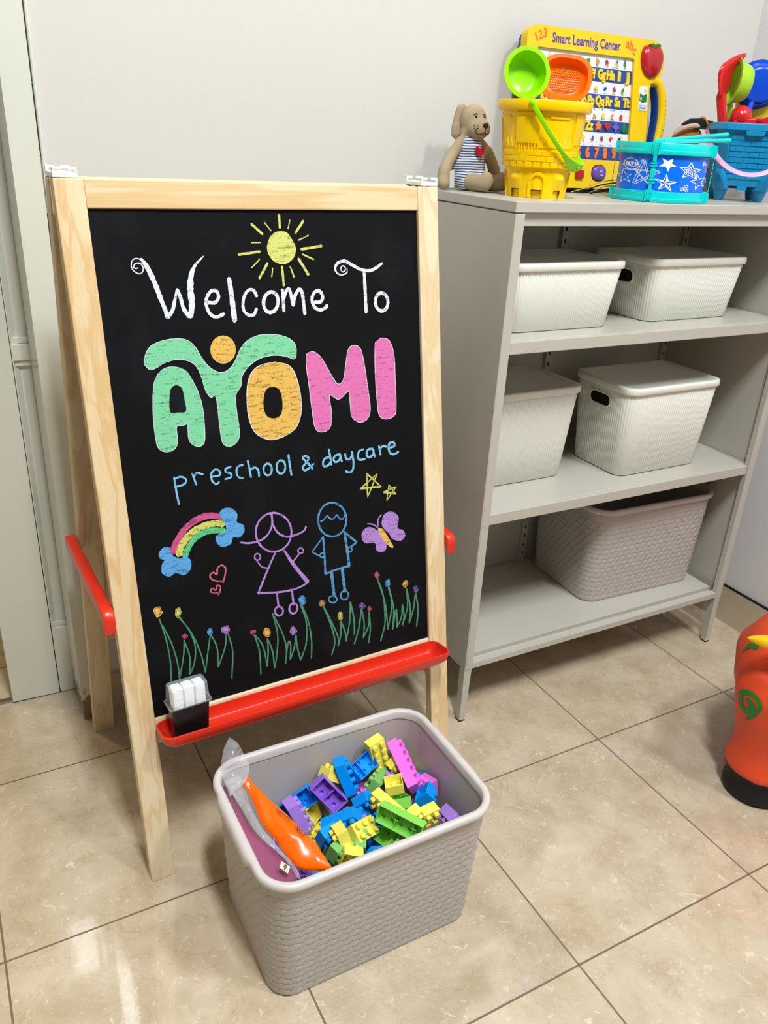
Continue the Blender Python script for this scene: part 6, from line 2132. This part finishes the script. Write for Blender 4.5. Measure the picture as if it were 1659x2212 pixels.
printed('printed_star', nautical)
printed('printed_star', lambda g: wstroke(g, star_pts(1068, 1405, 92, 0.38, -0.2, 0.75), 7))
printed('printed_star', lambda g: [wstroke(g, star_pts(945 + dx, 1478 + dy, r, 0.45, ro), 4) for dx, dy, r, ro in ((-18, 5, 22, 0.1), (14, -22, 24, 0.4), (16, 18, 20, -0.2))])
printed('printed_star', lambda g: [wstroke(g, star_pts(1122 + dx, 1205 + dy, r, 0.45, ro, 0.6), 4) for dx, dy, r, ro in ((0, -14, 16, 0.1), (-8, 12, 14, 0.4), (10, 10, 13, -0.2))])


def emblem(g):
    wstroke(g, [(482 + 66 * cos(a), 1240 + 62 * sin(a)) for a in np.linspace(0, 2 * pi, 40)[:-1]], 7)


printed('printed_ring', emblem)
g = G()
# slanted plate carrying the three characters
wstroke(g, [(402, 1262), (552, 1268), (574, 1222), (424, 1214)], 5)
mk('printed_plate', g.V, g.F, M_STAR, shell)
g = G()
for k in range(12):
    a, b_ = 405 + k * 12.4, 405 + (k + 1) * 12.4
    V = [wrap(a + 2, 1260, 0.00055), wrap(b_ + 2, 1262, 0.00055), wrap(b_ + 18, 1222, 0.00055), wrap(a + 18, 1218, 0.00055)]
    g.add(V, [(0, 1, 2, 3)])
pl_ = mk('printed_plate', g.V, g.F, M_DBLU, shell)
g = G()
for s, x0, sz, ly in (('BSB', 486, 52, 1240), ('TM', 578, 17, 1196)):
    tv, tf = textmesh(s, sz, 0, 0, 1.4 if s == 'BSB' else 0.2, 0.18 if s == 'BSB' else 0, 1.12)
    wd = max(v[0] for v in tv) - min(v[0] for v in tv)
    kx = (122 / wd) if s == 'BSB' else 1.0
    g.add([wrap(x0 + v[0] * kx, ly - v[1] * (0.86 if s == 'BSB' else 1), 0.0008) for v in tv], tf)
tv, tf = textmesh('happy drum', 19, 0, 0, 0.2)
mk('printed_letters', g.V, g.F, M_STAR, shell)
g = G()
for k in range(9):
    x = 405 + k * 17
    wstroke(g, [(x, 1308), (x + 6, 1300), (x + 10, 1310), (x + 15, 1303)], 3, False)
mk('printed_small_words', g.V, g.F, M_STAR, shell)

# drumsticks resting on the drum
for a, b_, lab in (((-0.045, -0.012, 0.1065), (0.172, 0.004, 0.1265), 'turquoise drumstick lying on the drum, the upper of the two at the right'),
                   ((-0.040, -0.032, 0.1060), (0.166, -0.010, 0.1155), 'turquoise drumstick lying on the drum, the lower of the two at the right')):
    g = G()
    A_, B_ = Vector(a), Vector(b_)
    P = [A_ + (B_ - A_) * t for t in (0, 0.03, 0.5, 0.9, 0.95, 0.985, 1.0)]
    P = [p + Vector((DRX, DRY, ZT)) for p in P]
    g.tube([tuple(p) for p in P], [0.002, 0.0032, 0.0036, 0.0040, 0.0052, 0.0048, 0.002], 12)
    o = g.build('drumstick', M_TURQ, None, smooth=True, angle=60)
    setp(o, lab, 'drumstick', 'drumsticks on the drum')

# carrying strap of the drum, loosely folded at its left
ST = thing('drum_strap', 'black and cream striped strap curling out from behind the drum\'s left side', 'strap', (0.10, 0.41, ZT))
M_BK, M_CR = mat('strap_black', (22, 22, 26), 0.6), mat('strap_cream', (206, 196, 150), 0.55)
for k, (pts_, m_, w_) in enumerate((([(0.083, 0.437, 1.102), (0.105, 0.418, 1.112), (0.125, 0.402, 1.124), (0.150, 0.380, 1.131)], M_CR, 0.0022),
                                    ([(0.092, 0.430, 1.102), (0.112, 0.413, 1.111), (0.132, 0.398, 1.120), (0.155, 0.378, 1.126)], M_BK, 0.0030),
                                    ([(0.112, 0.412, 1.102), (0.124, 0.404, 1.110), (0.138, 0.394, 1.117), (0.158, 0.376, 1.121)], M_CR, 0.0028),
                                    ([(0.112, 0.411, 1.1015), (0.126, 0.402, 1.107), (0.142, 0.390, 1.112), (0.160, 0.374, 1.114)], M_BK, 0.0045),
                                    ([(0.118, 0.400, 1.1012), (0.132, 0.392, 1.104), (0.146, 0.382, 1.106), (0.160, 0.370, 1.107)], M_CR, 0.0026))):
    P = [Vector(p) for p in [tuple(q) for q in catmull(pts_, 5)]]
    g = strap(P, lambda t, w_=w_: w_, 0.0010, Vector((0.3, -0.5, 0.8)))
    mk('webbing', g.V, g.F, m_, ST, smooth=True, world=True, label='cream edge of the strap' if m_ is M_CR else 'black band of the strap')

# ------------------------------------------------ blue castle bucket
BBX, BBY, BBR = 0.455, 0.325, -0.700
BBK = thing('toy_bucket', 'blue castle-shaped sand bucket with pink handle at the right end of the cabinet top', 'bucket', (BBX, BBY, ZT), BBR)
M_BB = mat('bucket_blue', (0, 132, 182), 0.32, 0.5, 0.02, 10)


def oct_(hw, ch, z, dx=0, dy=0):
    return [(dx + x, dy + y, z) for x, y in ((-hw + ch, -hw), (hw - ch, -hw), (hw, -hw + ch), (hw, hw - ch), (hw - ch, hw), (-hw + ch, hw), (-hw, hw - ch), (-hw, -hw + ch))]


g = G().loft([oct_(0.0545, 0.016, 0.030), oct_(0.0555, 0.017, 0.034), oct_(0.0705, 0.020, 0.139), oct_(0.0680, 0.020, 0.139), oct_(0.0530, 0.017, 0.036)], True, True)
# brick courses on the four faces
for q in range(4):
    ca, sa = cos(q * pi / 2), sin(q * pi / 2)
    for r_ in range(8):
        z0 = 0.044 + r_ * 0.0108
        f = (z0 + 0.005 - 0.034) / 0.105
        y = -(0.0555 + 0.015 * f)
        half = 0.036 + 0.009 * f
        x = -half
        k = 0
        while x < half - 0.004:
            w = (0.020 if (k or r_ % 2 == 0) else 0.011)
            x1_ = min(half, x + w)
            P = []
            for zz in (z0, z0 + 0.0100):
                for (xx, yy) in ((x, y - 0.0014), (x1_ - 0.0007, y - 0.0014), (x1_ - 0.0007, y + 0.004), (x, y + 0.004)):
                    P.append((xx * ca - yy * sa, xx * sa + yy * ca, zz))
            g.hexa(P)
            x = x1_
            k += 1
g.build('body', M_BB, BBK, smooth=True, angle=30)
# battered corner turrets running down into feet
g = G()
for sx in (-1, 1):
    for sy in (-1, 1):
        loops = []
        for z, c, r in ((0.0, 0.0400, 0.0080), (0.002, 0.0400, 0.0098), (0.022, 0.0405, 0.0150), (0.0225, 0.0405, 0.0175), (0.034, 0.0420, 0.0190), (0.045, 0.0440, 0.0180), (0.062, 0.0470, 0.0110)):
            loops.append([(sx * c + r * cos(2 * pi * k / 16), sy * c + r * sin(2 * pi * k / 16), z) for k in range(16)])
        f_ = G().loft(loops)
        f_.build('foot', M_BB, BBK, smooth=True, angle=40)
for sx in (-1, 1):
    for q in range(4):
        pass
for q in range(4):
    ca, sa = cos(q * pi / 2), sin(q * pi / 2)
    P = []
    for zz in (0.022, 0.034):
        for xx, yy in ((-0.010, -0.0565), (0.010, -0.0565), (0.010, -0.050), (-0.010, -0.050)):
            P.append((xx * ca - yy * sa, xx * sa + yy * ca, zz))
    g.hexa(P)
g.build('gate_stub', M_BB, BBK)
g = G().loft([oct_(0.0712, 0.020, 0.1365), oct_(0.0800, 0.022, 0.1370), oct_(0.0808, 0.022, 0.1385), oct_(0.0795, 0.022, 0.1500), oct_(0.0780, 0.022, 0.1512), oct_(0.0690, 0.020, 0.1512), oct_(0.0685, 0.020, 0.138)], False, False)
for q in range(4):
    ca, sa = cos(q * pi / 2), sin(q * pi / 2)
    P = []
    for zz, w in ((0.1275, 0.017), (0.1368, 0.020)):
        for xx, yy in ((-w, -0.0795), (w, -0.0795), (w, -0.068), (-w, -0.068)):
            P.append((xx * ca - yy * sa, xx * sa + yy * ca, zz))
    g.hexa(P)
bevel(g.build('rim', M_BB, BBK, smooth=True, angle=30), 0.0010)
pts = []
for k in range(25):
    a = pi * k / 24
    pts.append(Vector((-0.0835 * cos(a), -0.108 * sin(a) ** 0.85, 0.134 - 0.080 * sin(a))))
M_PINKH = mat('pink_strap_plastic', (238, 168, 206), 0.3, 0.5, 0.02)
g = strap(pts, lambda t: 0.0105, 0.0026, Vector((0, 0.75, 1)))
for p in (pts[0], pts[-1]):
    g.ball(tuple(p), 0.0058, 12, 8)
g.build('handle', M_PINKH, BBK, smooth=True, angle=45, label='pink swing handle')

# ---- what stands in the blue bucket
M_TR = mat('toy_red', (206, 22, 34), 0.22, 0.55, 0.02)
M_TG = mat('toy_leaf_green', (164, 206, 40), 0.26, 0.5, 0.02)
M_TB = mat('toy_royal_blue', (8, 76, 214), 0.24, 0.5, 0.02)
M_TY = mat('toy_yellow', (246, 214, 10), 0.28, 0.5, 0.02)
RK = thing('toy_rake', 'red curved sand shovel standing in the blue bucket', 'shovel', (0.375, 0.335, 1.25))
L_ = [(0.3475, 0.328, 1.298), (0.334, 0.328, 1.325), (0.332, 0.328, 1.346), (0.345, 0.330, 1.359), (0.375, 0.333, 1.373), (0.406, 0.336, 1.3815)]
R_ = [(0.376, 0.342, 1.300), (0.392, 0.345, 1.320), (0.391, 0.345, 1.341), (0.394, 0.345, 1.353), (0.403, 0.344, 1.366), (0.412, 0.340, 1.378)]
V, F = patch(L_, R_, 10, 0.006, None, 5, (-0.8, -0.6, 0.1))
o = mk('blade', V, F, M_TR, RK, smooth=True, world=True, angle=70)
sld = o.modifiers.new('thickness', 'SOLIDIFY')
sld.thickness = 0.0024
sld.offset = -1
# raised flutes on the blade
V2 = np.array(catmull(L_, 5))
W2 = np.array(catmull(R_, 5))
g = G()
for f in (0.25, 0.42, 0.58, 0.75):
    P = [tuple(V2[i] * (1 - f) + W2[i] * f + np.array((-0.8, -0.6, 0.1)) * 0.0062 * (sin(pi * f) ** 0.6) * (sin(pi * i / (len(V2) - 1)) ** 0.5)) for i in range(2, 16)]
    g.tube(P, [0.0008] + [0.0014] * 12 + [0.0008], 6)
mk('flute', g.V, g.F, M_TR, o, smooth=True)
for v in bpy.data.objects[-1:] if False else []:
    pass
fl_ = [c for c in o.children][0]
fl_.data.transform(Matrix.Translation(-Vector((0.375, 0.335, 1.25))))
g = G().tube([(0.4175, 0.326, 1.150), (0.398, 0.330, 1.20), (0.378, 0.334, 1.252), (0.3615, 0.336, 1.300), (0.360, 0.337, 1.310)], [0.007, 0.0088, 0.0092, 0.0100, 0.006], 12)
g.build('handle', M_TR, RK, smooth=True, world=True)
bowl_tool('toy_scoop', 'yellow-green round scoop turned sideways in the blue bucket', 'scoop', M_TG, (0.397, 0.345, 1.3285), (-0.86, 0.42, 0.08), (0.14, 0.05, 1), 0.040, 0.0385, 0.030,
          handle=[(0.399, 0.342, 1.291), (0.404, 0.336, 1.25), (0.415, 0.331, 1.20), (0.425, 0.329, 1.152)])
bowl_tool('toy_sieve', 'royal blue sieve turned sideways at the right of the blue bucket', 'sieve', M_TB, (0.4790, 0.3460, 1.3290), (0.62, 0.76, 0.10), (0.20, 0.05, 1), 0.044, 0.040, 0.018,
          handle=[(0.462, 0.340, 1.292), (0.447, 0.330, 1.272), (0.449, 0.325, 1.22), (0.452, 0.325, 1.152)])
MO = thing('sand_mould', 'red castle sand mould with a round dome lying in the blue bucket', 'sand mould', (0.430, 0.300, 1.25), BBR)
g = G()
g.ball((-0.026, 0.0, 0.012), (0.0225, 0.021, 0.0240), 24, 12)
g.build('dome', M_TR, MO, smooth=True)
g = G()
g.hexa([(-0.046, -0.020, -0.012), (0.050, -0.020, -0.012), (0.050, 0.020, -0.012), (-0.046, 0.020, -0.012), (-0.040, -0.018, 0.006), (0.052, -0.018, 0.019), (0.052, 0.018, 0.019), (-0.040, 0.018, 0.006)])
for x in (0.004, 0.030):
    g.box(x, x + 0.013, -0.0205, -0.0165, 0.004, 0.0125)
bevel(g.build('tower_block', M_TR, MO), 0.0015)
SP = thing('toy_shovel', 'yellow sand shovel slanting at the back of the blue bucket', 'shovel', (0.478, 0.345, 1.25))
g = G()
V, F = patch([(0.466, 0.375, 1.258), (0.466, 0.385, 1.292), (0.480, 0.388, 1.306)], [(0.531, 0.340, 1.258), (0.540, 0.338, 1.302), (0.535, 0.342, 1.320)], 8, 0.004, None, 6, (-0.7, -0.7, 0.2))
o = mk('blade', V, F, M_TY, SP, smooth=True, world=True, angle=60)
sld = o.modifiers.new('thickness', 'SOLIDIFY')
sld.thickness = 0.0024
g = G().tube([(0.498, 0.358, 1.262), (0.484, 0.346, 1.22), (0.474, 0.338, 1.155)], 0.0065, 10)
g.build('handle', M_TY, SP, smooth=True, world=True)
LMo = thing('sand_mould', 'lime green sand mould at the far right inside the blue bucket', 'sand mould', (0.492, 0.304, 1.25), BBR)
g = G().loft([rrect(0.030, 0.030, 0.006, 4, -0.014), rrect(0.028, 0.028, 0.006, 4, 0.012), rrect(0.022, 0.022, 0.005, 4, 0.018)])
g.lathe([(0.009, 0.017), (0.007, 0.026), (0.003, 0.029)], (0, 0, 0), 16)
g.build('mould_cup', M_TG, LMo, smooth=True, angle=40)

# ------------------------------------------------ soft toy hidden behind the drum
DOLL = thing('soft_toy', 'brown soft toy with black cap and orange band, half hidden behind the drum', 'soft toy', (0.462, 0.481, ZT), -0.35)
M_TAN = mat('brown_plush', (186, 126, 62), 0.9, 0.15, 0.06, 60, bump=0.2, bscale=600)
M_CRM = mat('cream_plush', (226, 196, 172), 0.9, 0.15, 0.05, 60, bump=0.2, bscale=600)
M_BLK = mat('black_felt', (20, 18, 20), 0.7, 0.2, 0.05)


def doll_head(g):
    g.ball((-0.016, 0.0, 0.122), (0.034, 0.030, 0.027))
    g.ball((-0.034, -0.006, 0.118), (0.020, 0.020, 0.018))


def doll_body(g):
    g.tube(catmull([(0.008, 0, 0.030), (0.008, 0, 0.060), (0.004, 0, 0.100)], 5), [0.030] * 5 + [0.027] * 5 + [0.020], 16)
    g.ball((0.008, 0, 0.031), (0.032, 0.030, 0.0305))
    g.tube([(0.020, -0.012, 0.088), (0.034, -0.022, 0.066), (0.036, -0.026, 0.052)], 0.0105, 10)
    for s in (-1, 1):
        g.tube(catmull([(0.006 + s * 0.014, -0.012, 0.016), (0.010 + s * 0.020, -0.030, 0.0155), (0.012 + s * 0.024, -0.046, 0.016)], 5), 0.0145, 10)


soft('body', M_CRM, DOLL, doll_body, 0.0035, 5)
soft('head', M_TAN, DOLL, doll_head, 0.0032, 4, 'brown head')
g = G().tube([tuple(p) for p in catmull([(-0.060, -0.020, 0.126), (-0.045, -0.030, 0.1395), (-0.022, -0.034, 0.1460), (-0.008, -0.033, 0.1450)], 5)], [0.0035] + [0.0050] * 13 + [0.0030] * 2, 10)
g.build('ear_flap', M_CRM, DOLL, smooth=True, label='pinkish cream ear')
g = G().ball((0.036, -0.028, 0.050), (0.0125, 0.011, 0.0125), 14, 10)
g.build('paw', M_TAN, DOLL, smooth=True, label='brown paw')
g = G()
R_ = Matrix.Rotation(0.10, 3, 'Y')
g.loft([[tuple(R_ @ Vector((x * 0.046 * f - 0.001, y * 0.037 * f, z))) for x, y in [(cos(2 * pi * k / 24), sin(2 * pi * k / 24)) for k in range(24)]] for f, z in ((0.98, 0.1440), (1.0, 0.1455), (0.90, 0.1500), (0.66, 0.1590), (0.30, 0.1620))])
cap = g.build('cap', M_BLK, DOLL, smooth=True, angle=40, label='black felt cap')
g = G()
P = [tuple(R_ @ Vector((-0.004, y, z))) for y, z in ((-0.0385, 0.1380), (-0.0385, 0.1470), (-0.0330, 0.1525), (-0.0150, 0.1630), (0.0, 0.1650), (0.018, 0.160), (0.036, 0.1500), (0.0385, 0.140))]
g.tube([tuple(p) for p in catmull(P, 4)], 0.0022, 8)
g.build('cap_band', mat('orange_cord', (230, 132, 40), 0.6), DOLL, smooth=True, label='orange band over the cap')

# ------------------------------------------------ ride-on hopper at the right edge
HOP = thing('hopper_toy', 'orange inflatable animal hopper with green swirls and black feet at the right edge', 'ride-on toy', (0.371, -0.414, 0.0), -1.047)
M_HOP = mat('hopper_orange', (232, 78, 38), 0.48, 0.4, 0.03, 14, bump=0.10, bscale=700)
M_HG = mat('hopper_green', (20, 128, 44), 0.45, 0.4, 0.03)
M_HB = mat('hopper_black', (20, 22, 24), 0.5, 0.4, 0.05)
M_HY = mat('hopper_yellow', (250, 196, 20), 0.45, 0.4, 0.03)
legs_ = [(-0.225, -0.075), (-0.225, 0.095), (0.075, -0.075), (0.075, 0.095)]


def hop(g):
    g.ball((-0.05, 0.01, 0.275), (0.285, 0.140, 0.118), 40, 24)
    g.ball((-0.220, -0.010, 0.262), (0.108, 0.122, 0.132), 32, 20)
    g.ball((0.10, 0.01, 0.262), (0.110, 0.128, 0.132), 32, 20)
    for x, y in legs_:
        g.lathe([(0.050, 0.058), (0.072, 0.062), (0.0745, 0.070), (0.068, 0.095), (0.0655, 0.125), (0.071, 0.16), (0.082, 0.20), (0.090, 0.25), (0.07, 0.30)], (x, y, 0), 28)
    g.tube([(0.16, 0.01, 0.33), (0.20, 0.01, 0.41), (0.215, 0.01, 0.48)], [0.07, 0.062, 0.055], 20)
    g.ball((0.245, 0.01, 0.495), (0.095, 0.068, 0.066), 24, 16)
    for y in (-0.045, 0.065):
        g.tube([(0.200, y, 0.535), (0.185, y * 1.5, 0.570), (0.175, y * 1.7, 0.600)], [0.022, 0.018, 0.008], 12)


hb = soft('body', M_HOP, HOP, hop, 0.007, 14)
for x, y in legs_:
    g = G().lathe([(0.036, 0.0), (0.056, 0.0015), (0.0640, 0.008), (0.0640, 0.016), (0.0600, 0.022), (0.0590, 0.066)], (x, y, 0), 32)
    g.build('foot', M_HB, HOP, smooth=True, angle=50, label='black rubber foot')


def hear(g):
    g.tube([tuple(p) for p in catmull([(-0.150, -0.118, 0.372), (-0.200, -0.135, 0.377), (-0.262, -0.140, 0.378), (-0.314, -0.140, 0.372)], 6)], [0.0200, 0.0205, 0.0208, 0.0210, 0.0210, 0.0208, 0.0205, 0.0200, 0.0195, 0.0188, 0.0180, 0.0170, 0.0158, 0.0143, 0.0125, 0.0104, 0.0080, 0.0052, 0.0020], 14, sx=1.1)


soft('tail', M_HY, HOP, hear, 0.0040, 4, 'yellow pointed tail')


def swirl(name, pts, wmax, wmin):
    """Tapering painted stroke; x is arc length round the front leg from the camera side, y is height."""
    P = np.array(catmull(pts, 8))
    n = len(P)
    t = np.gradient(P, axis=0)
    t /= np.linalg.norm(t, axis=1, keepdims=True)
    nn = np.stack([-t[:, 1], t[:, 0]], 1)
    V = []
    cx_, cy_ = legs_[0]
    for i in range(n):
        f = i / (n - 1)
        w = wmin + (wmax - wmin) * sin(pi * min(1, f * 1.15) * 0.62)
        for k in range(5):
            q = P[i] + nn[i] * w * (k / 4 - 0.5)
            a = radians(232) + q[0] / 0.088
            V.append((cx_ + 0.110 * cos(a), cy_ + 0.110 * sin(a), q[1]))
    F = [(i * 5 + k, i * 5 + k + 1, (i + 1) * 5 + k + 1, (i + 1) * 5 + k) for i in range(n - 1) for k in range(4)]
    o = mk(name, V, F, M_HG, HOP, smooth=True, angle=180, label='green painted swirl')
    s = o.modifiers.new('hug', 'SHRINKWRAP')
    s.target = hb
    s.wrap_method = 'NEAREST_SURFACEPOINT'
    s.wrap_mode = 'ABOVE_SURFACE'
    s.offset = 0.0012
    return o


swirl('painted_swirl', [(-0.004, 0.240), (0.006, 0.246), (0.012, 0.237), (0.008, 0.221), (-0.004, 0.213), (-0.018, 0.220), (-0.022, 0.238), (-0.014, 0.258), (0.004, 0.268), (0.020, 0.262), (0.026, 0.243), (0.016, 0.212), (0.002, 0.192)][::-1], 0.015, 0.005)
swirl('painted_swirl', [(-0.085, 0.300), (-0.078, 0.322), (-0.064, 0.340), (-0.048, 0.350)], 0.013, 0.005)
